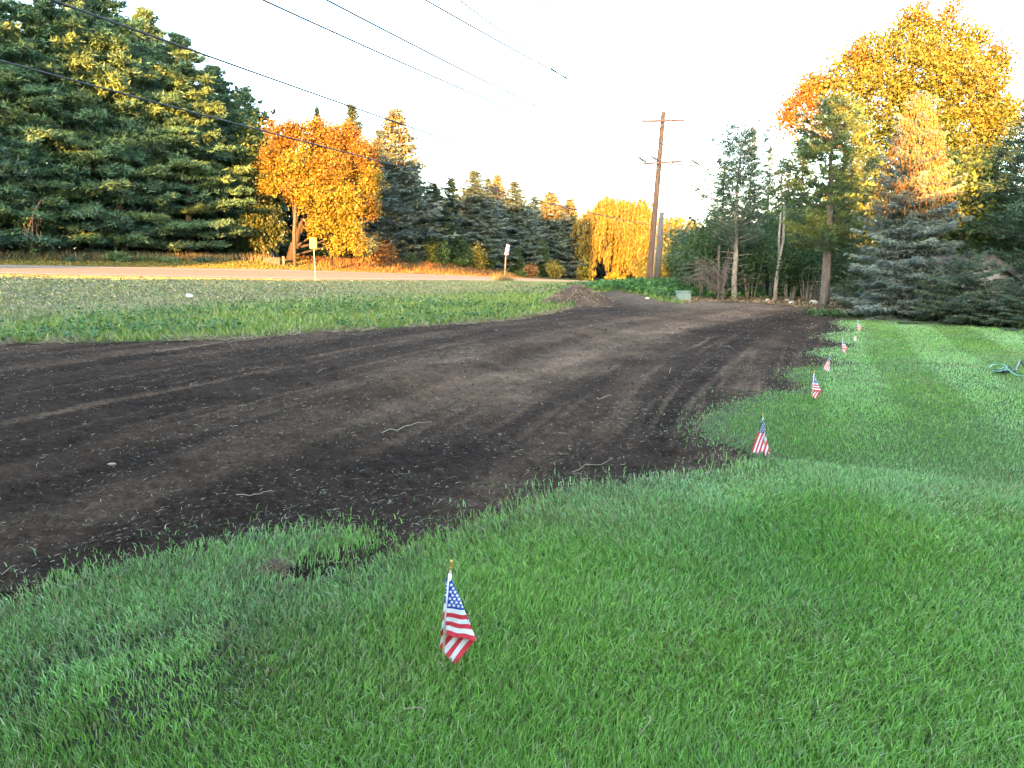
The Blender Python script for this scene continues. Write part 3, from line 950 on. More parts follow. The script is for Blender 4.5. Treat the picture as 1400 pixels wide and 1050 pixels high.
# ------------------------------------------------------------------ willow and the trees past the pole
def willow_meshes(seed, lobes, nstr, cols, trunk_r=.35, ls=.5, lw=.13):
    rng = rs(seed)
    g = Geo()
    g.tube(np.array([(0, 0, -.3), (.1, 0, 1.5), (-.3, .2, 3.2), (-.6, 0, 5.2)]), [trunk_r * 1.2, trunk_r, trunk_r * .7, .12], 8)
    g.tube(np.array([(.1, 0, 1.4), (1.0, -.2, 3.0), (1.9, 0, 5.0)]), [trunk_r * .8, trunk_r * .6, .12], 7)
    lobes = np.array(lobes, float)
    Ps = []; Ds = []; cid = []
    w = lobes[:, 3] * lobes[:, 4]; w = w / w.sum()
    for li, l in enumerate(lobes):
        n = int(nstr * w[li])
        d = unit(rng.normal(size=(n, 3))); d[:, 2] = abs(d[:, 2]) * .9 - .15
        P0 = l[:3] + d * l[3:6] * (.75 + .3 * rng.rand(n, 1))
        ln = l[6] * (.5 + .6 * rng.rand(n))
        for i in range(n):
            k = max(4, int(ln[i] / .22))
            t = np.linspace(0, 1, k)
            out = .35 * np.sin(t * 1.6)
            P = np.stack([P0[i, 0] + d[i, 0] * out, P0[i, 1] + d[i, 1] * out, P0[i, 2] + .2 * np.sin(t * 2) - ln[i] * t], 1)
            Ps.append(P + rng.normal(size=P.shape) * .05)
            Ds.append(np.stack([d[i, 0] * .25 + rng.normal(size=k) * .25, d[i, 1] * .25 + rng.normal(size=k) * .25, np.full(k, -1.0)], 1))
            cid.append(np.full(k, len(cid)))
    P = np.vstack(Ps); D = np.vstack(Ds); cid = np.concatenate(cid); n = len(P)
    P[:, 2] = np.maximum(P[:, 2], .15)
    V, F = leaf_quads(P, D, ls * (.7 + .6 * rng.rand(n)), lw * (.7 + .6 * rng.rand(n)), rng)
    tc = tints(rng, cid.max() + 1, cols, .12)
    C = np.repeat(tc[cid] * (1 + .1 * rng.normal(size=(n, 1))), 4, 0)
    return g.build('trunk', M_barkdark, True), mesh('crown', V, [F], M_leaf, np.clip(C, .01, 1))

WD = 114
wl = spot(838, WD)
def WL(px, py, rx, rz, ln, dy=0):
    a = L_(px, py, WD, rx, rz, wl); return (a[0], dy, a[2], a[3], a[3], a[5], ln)
W_Y = ((0.1156, 0.0868, 0.0134), (0.1308, 0.0971, 0.0134), (0.0882, 0.0763, 0.0122))
wlob = [WL(835, 278, 22, 14, 3.2, 0), WL(850, 286, 20, 14, 3.0, -1), WL(815, 292, 20, 14, 3.0, -.8), WL(868, 300, 18, 14, 3.4, -1), WL(800, 306, 16, 14, 3.2, -.5), WL(838, 308, 26, 16, 3.2, -2.2), WL(862, 325, 20, 16, 3.4, -2.2),
        WL(806, 328, 16, 14, 3.0, -1.5), WL(845, 338, 18, 14, 3.2, -3), WL(880, 322, 14, 16, 4.2, -1), WL(872, 345, 14, 12, 3.2, -2.5), WL(815, 345, 10, 10, 2.0, -2), WL(852, 356, 12, 9, 2.2, -3), WL(795, 335, 10, 14, 2.6, 0), WL(824, 268, 8, 8, 2.0, 0), WL(856, 272, 8, 8, 2.0, 0), WL(884, 292, 16, 14, 4, 1), WL(898, 305, 14, 14, 4, 1.5), WL(870, 278, 16, 10, 3, 1)]
wm = willow_meshes(401, wlob, 1700, W_Y, ls=.58, lw=.15)
plant('willow_tree', 'golden weeping willow glowing in sunlight beyond the road end', 'willow tree', wm, wl)
wm2 = willow_meshes(402, [(0, 0, 6.5, 2.2, 2, 1.7, 3.5), (1.5, 0, 5.5, 1.8, 1.6, 1.5, 3), (-1.2, 0, 5.2, 1.6, 1.6, 1.4, 3.2), (2.4, -.5, 4.0, 1.2, 1.2, 1.2, 2.5)], 420, W_Y)
plant('willow_tree', 'second golden weeping tree just right of the utility pole', 'willow tree', wm2, spot(920, 100), 0, (1.45, 1.3, 1.12))
tt = leafy_meshes(403, [(0, 0, 10, 1.2, 1.2, 1.4), (.9, 0, 8.6, 1, 1, 1), (-.9, 0, 8.8, 1, 1, 1.2), (.2, 0, 6.5, 1.5, 1.5, 1.4)], 1600, .42, ((.2, .13, .02), (.17, .13, .025)), trunk_r=.15, cl=.4, per=10)
plant('poplar_tree', 'thin golden tree top rising behind the left part of the willow', 'tree', tt, spot(829, 128), 0, (.85, .85, 1.18))
plant('poplar_tree', 'airy golden tree top rising behind the willow beside the pole', 'tree', tt, spot(876, 128), 1.7, (1.3, 1.25, 1.14))
yb = bushm(405, ((.17, .14, .02), (.14, .13, .02)), 1400, .3)
plant('bush', 'lime yellow bush under the left side of the willow', 'bush', yb, spot(800, 112), 0, (1.3, 1.3, 2.0), 'bushes around the willow')
plant('bush', 'low yellow bush in front of the willow trunk', 'bush', yb, spot(842, 112), 1, (1.2, 1.2, .9), 'bushes around the willow')
gt = leafy_meshes(406, [(0, 0, 5.5, 2.2, 2, 1.6), (1.6, 0, 4.2, 1.9, 1.8, 1.6), (-1.6, 0, 4, 1.7, 1.7, 1.5), (0, 0, 2.3, 2.3, 2, 1.4), (.6, -.5, 6.4, 1.3, 1.3, 1)], 7000, .26,
                  ((.055, .085, .028), (.075, .1, .03), (.12, .12, .03)), trunk_r=.14, bark=M_barkdark)
for px, D, top, w, lab in [(958, 74, 330, 1.0, 'green leafy tree with a few yellow leaves, first right of the utility pole'), (915, 84, 345, .9, 'green tree in shade right behind the grey stub pole'),
                           (975, 66, 305, .9, 'green leafy tree in shade behind the bare twigs'), (885, 100, 350, .8, 'dark tree behind the pole foot below the willow')]:
    l = spot(px, D); h = height(top, D, l) / 7.4
    plant('leafy_tree', lab, 'tree', gt, l, px, (w, w, h), 'leafy trees behind the pole')

# ------------------------------------------------------------------ right side trees
RGRN = ((.05, .085, .04), (.065, .1, .045), (.042, .07, .04))
# scraggly conifer with pale trunk
l = spot(1005, 34.8)
c1 = pine_meshes(501, 8.0, 1.75, base=.34, cols=((.058, .098, .062), (.075, .118, .068), (.05, .086, .058)), trunk_r=.125, tuft=.2, tl=.17, tw=.034, nb=6, step=.34, per=13, power=.45, bark=M_barkpale, lift=.75, nt=16, ragged=.3)
t = plant('scraggly_conifer', 'scraggly bluish conifer with a bare pale trunk at the soil edge', 'conifer', c1, l, .3, (1, 1, height(178, 34.8, l) / 8.0))
g = Geo(); rng = rs(5)
for i in range(14):
    z = 1.2 + i * .13; a = rng.rand() * 6.28; L = .5 + .9 * rng.rand()
    q = np.linspace(0, 1, 4)
    g.tube(np.stack([np.cos(a) * L * q, np.sin(a) * L * q, z + .25 * L * q - .1 * q * q], 1), np.linspace(.018, .005, 4), 4)
obj('dead_twigs', g.build('dead_twigs', M_barkpale), t)
# companions with sharper tops
l2 = spot(1021, 42)
c2 = spruce_meshes(502, 9, 1.5, cols=((.04, .065, .045), (.05, .08, .05)), step=.36, nb=8, per=9, sl=.2, sw=.06, nspray=5)
plant('spruce_tree', 'slender spruce with an orange sunlit tip behind the scraggly conifer', 'spruce tree', c2, l2, 0, (.8, .8, height(172, 42, l2) / 9))
l2 = spot(1046, 44)
plant('spruce_tree', 'slender spruce with a yellowish side between scraggly conifer and thin birch', 'spruce tree', c2, l2, 2, (.85, .85, height(200, 44, l2) / 9))
l2 = spot(985, 46)
plant('spruce_tree', 'dark spruce deep in the thicket left of the scraggly conifer', 'spruce tree', c2, l2, 4, (1.3, 1.3, height(225, 46, l2) / 9))
l2 = spot(1090, 41)
plant('spruce_tree', 'dark spruce in the gap between thin birch and the big trunked pine', 'spruce tree', c2, l2, 5, (1.3, 1.3, height(190, 41, l2) / 9))
# thin birch-like tree
l = spot(1062, 33.5)
g = Geo()
g.tube(np.array([(0, 0, -.2), (.02, 0, .9), (.1, 0, 1.7), (.22, .0, 2.6), (.2, 0, 4.2), (.22, 0, 5.6)]), [.10, .085, .075, .055, .04, .02], 8)
g.tube(np.array([(.1, 0, 1.7), (.05, .05, 2.6), (.08, .05, 4.0), (.0, .05, 5.2)]), [.055, .045, .035, .015], 7)
bt = leafy_meshes(505, [(.2, 0, 5.0, .42, .4, .55), (.05, 0, 4.5, .3, .3, .3), (.3, 0, 5.7, .3, .3, .4)], 900, .11, ((.2, .13, .02), (.15, .12, .03), (.1, .1, .03)), trunk_r=.02, cl=.14, per=10)
t = thing('birch_tree', 'thin pale double stemmed tree with a small golden tuft at its top', 'tree', l)
obj('trunk', g.build('trunk', M_barkpale, True), t); obj('crown', bt[1], t)
# big trunked white pine
l = spot(1130, 28.6)
PY = ((.06, .11, .042), (.085, .13, .038), (.05, .10, .05), (.13, .15, .035))
c3 = pine_meshes(510, 8.2, 2.1, base=.30, cols=PY, trunk_r=.17, tuft=.2, tl=.19, tw=.034, nb=5, step=.5, per=20, power=.5, bark=M_bark, lift=.1, nt=26, ragged=.25)
t = plant('pine_tree', 'green pine with a thick bare grey trunk in front of the big golden maple', 'pine tree', c3, l, 1.0, (1, 1, height(138, 28.6, l) / 8.2))
g = Geo()
g.tube(np.array([(-.1, -.12, -.2), (-.14, -.12, 1.2), (-.08, -.1, 2.6), (-.02, 0, 4.0)]), [.085, .07, .06, .03], 7)
rng = rs(12)
for i in range(16):
    z = .9 + i * .14; a = rng.rand() * 6.28; L = .4 + .8 * rng.rand(); q = np.linspace(0, 1, 4)
    g.tube(np.stack([np.cos(a) * L * q, np.sin(a) * L * q, z + .1 * L * q - .12 * q * q], 1), np.linspace(.016, .004, 4), 4)
obj('side_stem', g.build('side_stem', M_bark, True), t)
# low pine sprays near the ground, right of the trunk
# golden maple behind
BG = ((.105, .105, .016), (.075, .095, .017), (.135, .10, .016), (.09, .105, .017)); BO = ((.19, .085, .016), (.17, .07, .016)); BGR = ((.05, .08, .016), (.07, .095, .018), (.045, .07, .016))
RMD = 45
rc = spot(1250, RMD)
rl = []; rcol = []
for px, py, rx, rz, dy, cc in [(1250, 55, 42, 42, 0, BG), (1205, 70, 36, 36, .5, BG), (1300, 65, 40, 38, .3, BG), (1160, 100, 36, 32, 0, BG), (1345, 100, 36, 40, 0, BG), (1120, 130, 32, 26, -.3, BG), (1090, 150, 26, 24, -.4, BO), (1075, 165, 18, 24, 0, BO), (1105, 118, 20, 18, -.3, BO),
                               (1240, 110, 50, 42, -1.5, BG), (1300, 125, 44, 40, -1.5, BG), (1190, 135, 40, 36, -1.3, BG), (1350, 155, 36, 32, -.6, BG), (1385, 160, 22, 22, 0, BG), (1150, 165, 36, 30, -1, BGR), (1230, 175, 50, 36, -1.8, BGR),
                               (1300, 180, 46, 34, -1.5, BG), (1190, 200, 36, 30, -1, BGR), (1345, 195, 34, 28, -1, BGR), (1110, 190, 26, 26, 0, BGR), (1255, 225, 46, 30, -1.2, BGR), (1310, 230, 40, 28, -1, BGR), (1250, 20, 14, 18, 0, BO), (1300, 18, 16, 16, 0, BO), (1170, 75, 14, 16, 0, BO), (1365, 75, 16, 22, 0, BO), (1340, 45, 16, 20, 0, BG)]:
    a = L_(px, py, RMD, rx, rz, rc)
    rl.append((a[0], dy, a[2], a[3], a[4], a[5])); rcol.append(cc)
rm = leafy_meshes(520, rl, 72000, .165, BG, trunk_r=.4, lobe_cols=rcol, cl=.24, per=18, shell=.3, trunk=[np.array(p) for p in [(0, 0, -.3), (.1, 0, 4), (.2, 0, 7), (0, 0, 13)]])
plant('maple_tree', 'huge golden green maple with orange tips towering over the right side trees', 'maple tree', rm, rc)
# orange/yellow slim tree under the left lobe
# blue spruce at the lawn edge
l = spot(1240, 22.6)
BS = ((.135, .178, .152), (.165, .21, .18), (.11, .145, .12))
bs = spruce_meshes(530, 6.6, 1.62, base=.02, cols=BS, step=.24, nb=11, per=20, sl=.125, sw=.036, power=.58, droop=.42, nspray=8, hang=.25, ragged=.2, bark=M_bark)
t = plant('blue_spruce', 'tall blue spruce at the lawn edge with its upper half glowing orange', 'spruce tree', bs, l, 0, (.95, .95, height(128, 22.6, l) / 6.6))
tag(obj('sunglow_cones', sunglow_cone_mesh(531, 6.6, 1.62, .48, 2500, .58, .13), t), kind='stuff')  # tan shapes added to put the orange sun glow into the upper crown
# low dark spruces at right edge
LS = ((.07, .105, .06), (.09, .125, .07), (.055, .085, .052))
ls_ = spruce_meshes(540, 3.2, 1.9, base=.02, cols=LS, step=.27, nb=10, per=20, sl=.15, sw=.038, power=.55, droop=.3, nspray=7, hang=.25, ragged=.22)
for px, D, top, w, lab in [(1325, 20.5, 345, .8, 'wide dark green spruce drooping to the lawn right of the blue spruce'), (1395, 19.4, 385, .62, 'low dark spruce at the right picture edge against the lawn'),
                           (1352, 27, 300, .62, 'dull green spruce behind the wide low one right of the blue spruce'), (1186, 27, 338, .6, 'small green spruce in shade left of the blue spruce')]:
    l = spot(px, D); plant('spruce_tree', lab, 'spruce tree', ls_, l, px, (w, w, height(top, D, l) / 3.2), 'low spruces along the lawn edge')
# bigger fillers on the right
rg = leafy_meshes(550, [(0, 0, 3.6, 1.7, 1.6, 1.3), (1.3, 0, 2.8, 1.4, 1.3, 1.1), (-1.2, 0, 2.8, 1.3, 1.3, 1.1), (.3, 0, 4.7, 1.2, 1.2, 1.0), (-.5, -.3, 1.8, 1.5, 1.4, .9), (1.3, 0, 4.2, 1, 1, .8)], 11000, .15,
                  ((.06, .1, .025), (.085, .13, .03), (.05, .085, .025), (.13, .15, .035)), trunk_r=.12, cl=.22)
for px, D, top, w, lab in [(1322, 27, 205, 1.0, 'yellow green leafy tree right of the blue spruce in front of the maple'), (1282, 33, 215, .9, 'green leafy tree right behind the blue spruce crown'), (1190, 36, 215, .95, 'green leafy tree in the dark gap between pine and blue spruce')]:
    l = spot(px, D); plant('leafy_tree', lab, 'tree', rg, l, px, (w, w, height(top, D, l) / 5.7), 'leafy trees among the right side conifers')
rp = pine_meshes(560, 9, 2.2, base=.1, cols=((.04, .08, .045), (.05, .095, .05), (.035, .07, .04)), trunk_r=.13, tuft=.26, tl=.22, tw=.036, nb=5, step=.6, per=18, power=.55, bark=M_barkdark, lift=.15, nt=20)
for px, D, top, w, lab in [(1395, 25.5, 150, 1.0, 'dark green pine at the right picture edge'), (1356, 30, 235, .6, 'thin sparse pine with brown inner twigs near the right edge'), (1440, 23, 160, 1.0, 'pine cut off by the right picture edge'), (1155, 38, 215, .95, 'dark pine in shade behind the bare grey trunk')]:
    l = spot(px, D); plant('pine_tree', lab, 'pine tree', rp, l, px, (w, w, height(top, D, l) / 9), 'dark pines on the right side')
# undergrowth shrubs along the soil edge
um = leafy_meshes(570, [(0, 0, 1.9, .9, .9, .6), (.7, 0, 1.5, .75, .7, .55), (-.7, 0, 1.45, .75, .7, .55), (.2, -.2, 2.4, .6, .6, .5), (-.3, .2, 1.0, .7, .7, .45)], 3600, .12, ((.035, .075, .03), (.048, .092, .034), (.06, .105, .032)),
                  trunk_r=.04, cl=.18, per=12, fork=.1)
g = Geo(); rng = rs(31)
for i in range(9):
    a = rng.rand() * 6.28
    g.tube(np.array([(cos(a) * .15, sin(a) * .15, -.1), (cos(a) * .3, sin(a) * .25, .7), (cos(a) * .6 + rng.normal() * .1, sin(a) * .5, 1.6)]), [.028, .022, .01], 5)
stems = g.build('stems', M_barkpale, True)
um = (stems, um[1])
i = 0
for px, D, top, w, lab in [(966, 37, 300, 1.25, 'dense dark green shrub right of the utility box'), (946, 41, 322, 1.2, 'dark green shrub reaching towards the utility pole'), (1028, 36, 318, 1.05, 'leafy dark green shrub between pale trunk and thin birch'),
                           (1050, 38, 300, 1.1, 'tall leafy shrub behind the thin birch'), (1082, 34, 325, 1.0, 'dark green shrub with many pale stems right of the thin birch'), (1105, 33.5, 318, 1.0, 'dark green shrub close left of the thick pine trunk'),
                           (990, 40, 290, 1.3, 'tall shrub in shade behind the pale leaning trunk'), (1160, 31, 330, .9, 'dark shrub right of the thick pine trunk'), (1072, 40, 275, 1.2, 'tall shrub deep in the thicket behind the pale stems'), (1115, 38, 270, 1.2, 'tall dark shrub behind the thick pine trunk')]:
    l = spot(px, D); t = thing('shrub', lab, 'shrub', l, px * .3, 'shrubs along the far soil edge')
    t.scale = (w, w, height(top, D, l) / 2.85); obj('stems', um[0], t); obj('crown', um[1], t)
# bare twiggy shrub
g = Geo(); rng = rs(44)
for i in range(60):
    a = pi + rng.normal() * .9 if i < 45 else rng.rand() * 6.28
    L = .8 + 1.3 * rng.rand(); z0 = .2 + 1.5 * rng.rand()
    p0 = np.array([.1 * rng.normal(), .1 * rng.normal(), z0 * .6]); p1 = p0 + np.array([cos(a) * L * .5, sin(a) * L * .4, .45 + .4 * rng.rand()]); p2 = p1 + np.array([cos(a) * L * .6, sin(a) * L * .4, .1 * rng.normal() - .15])
    g.tube(np.array([p0, p1, p2]), [.016, .011, .004], 4)
    for j in range(2):
        e = p1 + np.array([cos(a + rng.normal()) * .5, sin(a) * .3, .3 * rng.normal()]); g.tube(np.array([p1, (p1 + e) / 2 + .05 * rng.normal(size=3), e]), [.007, .005, .003], 3)
for i in range(9):
    a = rng.rand() * 6.28; g.tube(np.array([(cos(a) * .1, sin(a) * .1, -.1), (cos(a) * .15, sin(a) * .1, 1), (cos(a) * .4 + .2, sin(a) * .3, 2.4)]), [.03, .024, .01], 5)
tag(obj('bare_shrub', g.build('bare_shrub', M_bark), loc=spot(987, 34.5)), 'leafless grey twiggy shrub leaning out left of the pale trunk', 'shrub')

pt = []
for px, D, top in [(900, 120, 330), (960, 75, 318), (1040, 60, 300), (1120, 56, 250), (1250, 56, 230), (1400, 48, 220), (1600, 40, 150)]:
    l = spot(px, D); pt.append((l[0], l[1], l[2] - .3, XZ(px, top, D)[1]))
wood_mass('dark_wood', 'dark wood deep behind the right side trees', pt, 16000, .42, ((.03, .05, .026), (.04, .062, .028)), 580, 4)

# ------------------------------------------------------------------ unseen woods added behind the viewer, heights and gaps shaped to place the shade
rng = rs(600)
HS = np.array([(-75, 7), (-40, 6.4), (-32, 7.9), (-28, 9.1), (-24, 10.6), (-20, 11.1), (-16.5, 11.7), (-9, 12.2), (-5.0, 12.5), (-4.6, 18.6), (-2, 18.6), (-1, 14.6), (3, 14.6), (4.2, 8.5), (8.8, 8.5), (9.6, 15), (16, 15.8), (45, 16)], float)
sv = []; zv = []
n = 62000
s = -75 + 120 * rng.rand(n); top = np.interp(s, HS[:, 0], HS[:, 1]); z = -1 + 20 * rng.rand(n)
k = z < top - .25; sv.append(s[k]); zv.append(z[k])
s = -75 + 120 * rng.rand(5000); top = np.interp(s, HS[:, 0], HS[:, 1]); sv.append(s); zv.append(top - .35 - .4 * rng.rand(5000))
n = 24000
s = -75 + 31.2 * rng.rand(n); z = 9.4 + 24 * rng.rand(n)
hole = np.zeros(n, bool)  # gaps shaped to let sun patches fall on the far pines
wob_ = .45 * (fbm(s * 1.1, z * 1.1, 611, 3) - .5)
for hx, hy, hr, hv in [(30, 25, 38, 34), (78, 92, 34, 17), (196, 96, 24, 26), (246, 92, 20, 26), (222, 150, 30, 18), (264, 192, 14, 20), (306, 138, 15, 20), (330, 152, 9, 14), (150, 8, 20, 14), (10, 300, 13, 9), (205, 268, 20, 8), (205, 330, 16, 8), (20, 180, 22, 9), (262, 55, 14, 12)]:
    hD = DQ(hx, 13.5)
    wx, wz = XZ(hx, hy, hD)
    hs = wx * LV[0] + hD * LV[1]; hz = wz + tan(SUN_EL) * (wx * LU[0] + hD * LU[1] + 20.6)
    ra = hr * hD / 1050 * .85 + .7; rb = hv * hD / 1050 * .85 + .7
    hole |= np.sqrt(((s - hs) / ra) ** 2 + ((z - hz) / rb) ** 2) + wob_ < 1
k = ~hole & (s < -43.9); sv.append(s[k]); zv.append(z[k])
n = 9500
s = -31 + 12.5 * rng.rand(n); z = 14.4 + 9.0 * rng.rand(n); sv.append(s); zv.append(z)
s = np.concatenate(sv); z = np.concatenate(zv); n = len(s)
dpt = -20 - 1.2 * rng.rand(n)
P = np.stack([LU[0] * dpt + LV[0] * s, LU[1] * dpt + LV[1] * s, z], 1)
V, F = leaf_quads(P, rng.normal(size=P.shape), 1.0 + .5 * rng.rand(n), .85 + .5 * rng.rand(n), rng)
tag(obj('shade_woods', mesh('shade_woods', V, [F], M_leaf, np.repeat(tints(rng, n, GRN), 4, 0))), 'unseen leafy woods behind the viewer, added and shaped to shade the lawn', 'wood', kind='stuff')

# ------------------------------------------------------------------ utility pole
pz = gz(*POLE)
ptop = XZ(907, 153, 47)
pb = np.array([XZ(887, 397, 47)[0], 47, pz]); pt_ = np.array([ptop[0], 47, ptop[1]])
pd = pt_ - pb; PH = np.linalg.norm(pd); pdn = pd / PH
pole = thing('utility_pole', 'tall wooden utility pole with two crossarms leaning slightly right', 'utility pole', tuple(pb))
def PP(f, off=(0, 0, 0)): return pd * f + np.array(off, float)
g = Geo(); q = np.linspace(-.03, 1, 12)
g.tube(np.array([PP(k) for k in q]), np.interp(q, [0, 1], [.215, .13]), 14)
obj('pole', g.build('pole', M_pole, True), pole)
WDIR = np.array([.41, .912, 0]); WX = np.array([.912, -.41, 0])      # along the line, across it
XD = np.array([1.0, -.12, 0]); XD /= np.linalg.norm(XD)
RM = Matrix(((XD[0], -XD[1], 0), (XD[1], XD[0], 0), (0, 0, 1)))
f_top = (XZ(905, 166, 47)[1] - pb[2]) / pd[2]
f_low = (XZ(900, 223, 47)[1] - pb[2]) / pd[2]
px2m = 47 / 1050.0
att = {}
def insulator(p):
    g = Geo()
    for r_, z0, z1 in ((.02, -.08, .1), (.055, .06, .09), (.075, .1, .14), (.05, .15, .2), (.03, .2, .24)):
        g.tube(np.array([(p[0], p[1], p[2] + z0), (p[0], p[1], p[2] + z1)]), r_, 8)
    return g
c = PP(f_top) + np.array([0, -.2, 0])
g = Geo(); g.box(c, (54 * px2m, .11, .13), RM, .012)
obj('crossarm', g.build('crossarm', M_arm), pole)
for sg, nm in ((-1, 'tl'), (1, 'tr')):
    p = c + XD * sg * 25.5 * px2m + np.array([0, 0, .13])
    obj('insulator', insulator(p).build('insulator', M_porcelain, True), pole); att[nm] = pb + p + np.array([0, 0, .24])
p = PP(1.0) + np.array([.02, 0, .06]); obj('insulator', insulator(p).build('insulator', M_porcelain, True), pole); att['tc'] = pb + p + np.array([0, 0, .24])
c = PP(f_low) + np.array([0, -.2, 0])
tl_ = radians(3)
XL = np.array([XD[0] * cos(tl_), XD[1] * cos(tl_), sin(tl_)])
g = Geo(); P_ = [c + XL * (-24 * px2m), c + XL * (28 * px2m)]
RL = Matrix.Rotation(-tl_, 3, 'Y')
g.box((P_[0] + P_[1]) / 2, (52 * px2m, .1, .12), RM @ RL, .012)
obj('crossarm', g.build('crossarm', M_arm), pole)
for sg in (-1, 1):
    g = Geo(); e = c + XL * (sg * 12.5 * px2m) + np.array([0, .08, -.06]); b0 = PP(f_low - .035) + np.array([.1 * sg, -.18, 0])
    g.tube(np.array([e, b0]), .022, 5); obj('brace', g.build('brace', M_steel), pole)
g = Geo()
a0 = c + XL * 16 * px2m + np.array([0, 0, -.1]); a1 = c + XL * 46 * px2m + np.array([0, 0, -.32])
g.tube(np.array([a0 + np.array([0, 0, .08]), a0]), .02, 5); g.tube(np.array([a0, a1]), .055, 6)
obj('extension_rod', g.build('extension_rod', noise_mat('red_rod', (.25, .1, .1), (.38, .17, .16), 6, .5, 0)), pole)
def cutout(p, s=1.0):
    g = Geo(); p = np.array(p)
    g.tube(np.array([p + (0, 0, -.05), p + (-.05, 0, .18)]), .03, 6)
    g.tube(np.array([p + (-.35, 0, .42), p + (-.05, 0, .2), p + (.3, 0, .0)]), [.02, .075, .05], 7)
    for k in range(4):
        cc = p + np.array([-.1 + k * .09, 0, .23 - k * .055]); g.tube(np.array([cc, cc + np.array([.035, 0, -.02])]), .09, 8)
    g.tube(np.array([p + (.25, 0, .05), p + (.34, 0, -.15), p + (.3, 0, -.4)]), .012, 4)
    return g
for off, nm in ((-24, 'l1'), (-7, 'l2')):
    p = c + XL * (off * px2m) + np.array([0, 0, .1]); obj('insulator', cutout(p).build('insulator', M_darkmetal, True), pole); att[nm] = pb + p + np.array([-.3, 0, .4])
obj('insulator', cutout(a1 + np.array([0, 0, .03])).build('insulator', M_darkmetal, True), pole); att['lr'] = pb + a1 + np.array([-.1, 0, .2])
g = Geo(); 
for f0 in (.2, .34, .5): 
    cc = PP(f0) + np.array([.17, -.1, 0]); g.box(cc, (.06, .05, .12))
g.tube(np.array([PP(.02) + (.17, -.12, 0), PP(.3) + (.155, -.11, 0), PP(.55) + (.14, -.1, 0)]), .018, 5)
obj('conduit', g.build('conduit', M_steel), pole)
att['c1'] = pb + PP((XZ(895, 279, 47)[1] - pb[2]) / pd[2]) + np.array([-.2, -.12, 0]); att['c2'] = pb + PP((XZ(893, 308, 47)[1] - pb[2]) / pd[2]) + np.array([-.2, -.12, 0])
# grey stub pole right behind
l = (XZ(897.5, 392, 48.2)[0], 48.2, gz(9, 48.2))
stt = XZ(905, 290, 48.2)
g = Geo(); g.tube(np.array([(0, 0, -.3), ((stt[0] - l[0]) / 2, 0, (stt[1] - l[2]) / 2), (stt[0] - l[0], 0, stt[1] - l[2])]), [.2, .18, .15], 12)
tag(obj('pole_stub', g.build('pole_stub', M_polegrey, True), loc=l), 'weathered grey pole stub standing close behind the brown utility pole', 'pole')
# stone at the pole foot
def rock(seed, sx, sy, sz, n=10):
    rng = rs(seed); V = []; Q = []; T = []
    m_ = 6
    for i in range(1, m_):
        for j in range(n):
            th = pi * i / m_; ph = 2 * pi * j / n
            r_ = 1 + .18 * rng.normal() * .6
            V.append((sin(th) * cos(ph) * sx * r_, sin(th) * sin(ph) * sy * r_, cos(th) * sz * r_))
    V += [(0, 0, sz), (0, 0, -sz)]
    for i in range(m_ - 2):
        for j in range(n):
            Q.append((i * n + j, (i + 1) * n + j, (i + 1) * n + (j + 1) % n, i * n + (j + 1) % n))
    for j in range(n):
        T.append((len(V) - 2, j, (j + 1) % n)); T.append((len(V) - 1, (m_ - 2) * n + (j + 1) % n, (m_ - 2) * n + j))
    g = Geo(); g.add(V, T, Q); return g
def stone(px, py, w, h, seed, label, group=None, mat=None):
    x, y = flat(px, py); s = y / 1050.0
    g = rock(seed, w * s / 2, w * s / 2.4, h * s / 2)
    return tag(obj('stone', g.build('stone', mat or M_stone, True), loc=(x, y, gz(x, y) + h * s * .22), rot=(0, 0, seed)), label, 'stone', group)
x, z = XZ(886, 400, 44); g = rock(3, .65, .5, .28)
tag(obj('stone', g.build('stone', M_stone, True), loc=(x, 44, gz(x, 44) + .1)), 'flat pale stone lying at the foot of the utility pole', 'stone')
GS = 'stones along the far soil edge'
for a in [(1049, 412.5, 7, 6, 1, 'small white stone left of the thin birch foot'), (1057, 412, 4, 4, 2, 'tiny white stone touching the thin birch foot'), (1076, 412, 8, 4, 4, 'flat grey stone right of the thin birch'),
          (1082, 416, 9, 6, 5, 'pale tan stone among litter midway between thin birch and thick trunk'), (1112, 416, 12, 8, 6, 'large round tan stone just left of the thick pine trunk')]:
    stone(*a, group=GS)

# utility box
x, y = flat(934, 411)
bx_ = thing('utility_box', 'low pale green utility box in weeds right of the pole', 'utility box', (x, y, gz(x, y)))
M_box = noise_mat('faded_green_paint', (.14, .2, .18), (.19, .26, .235), 5, .5, .05)
g = Geo(); g.box((0, 0, .18), (.6, .45, .38), None, .03); obj('box_body', g.build('box_body', M_box), bx_)
g = Geo(); g.box((0, 0, .395), (.64, .49, .05), None, .02); obj('lid', g.build('lid', M_box), bx_)

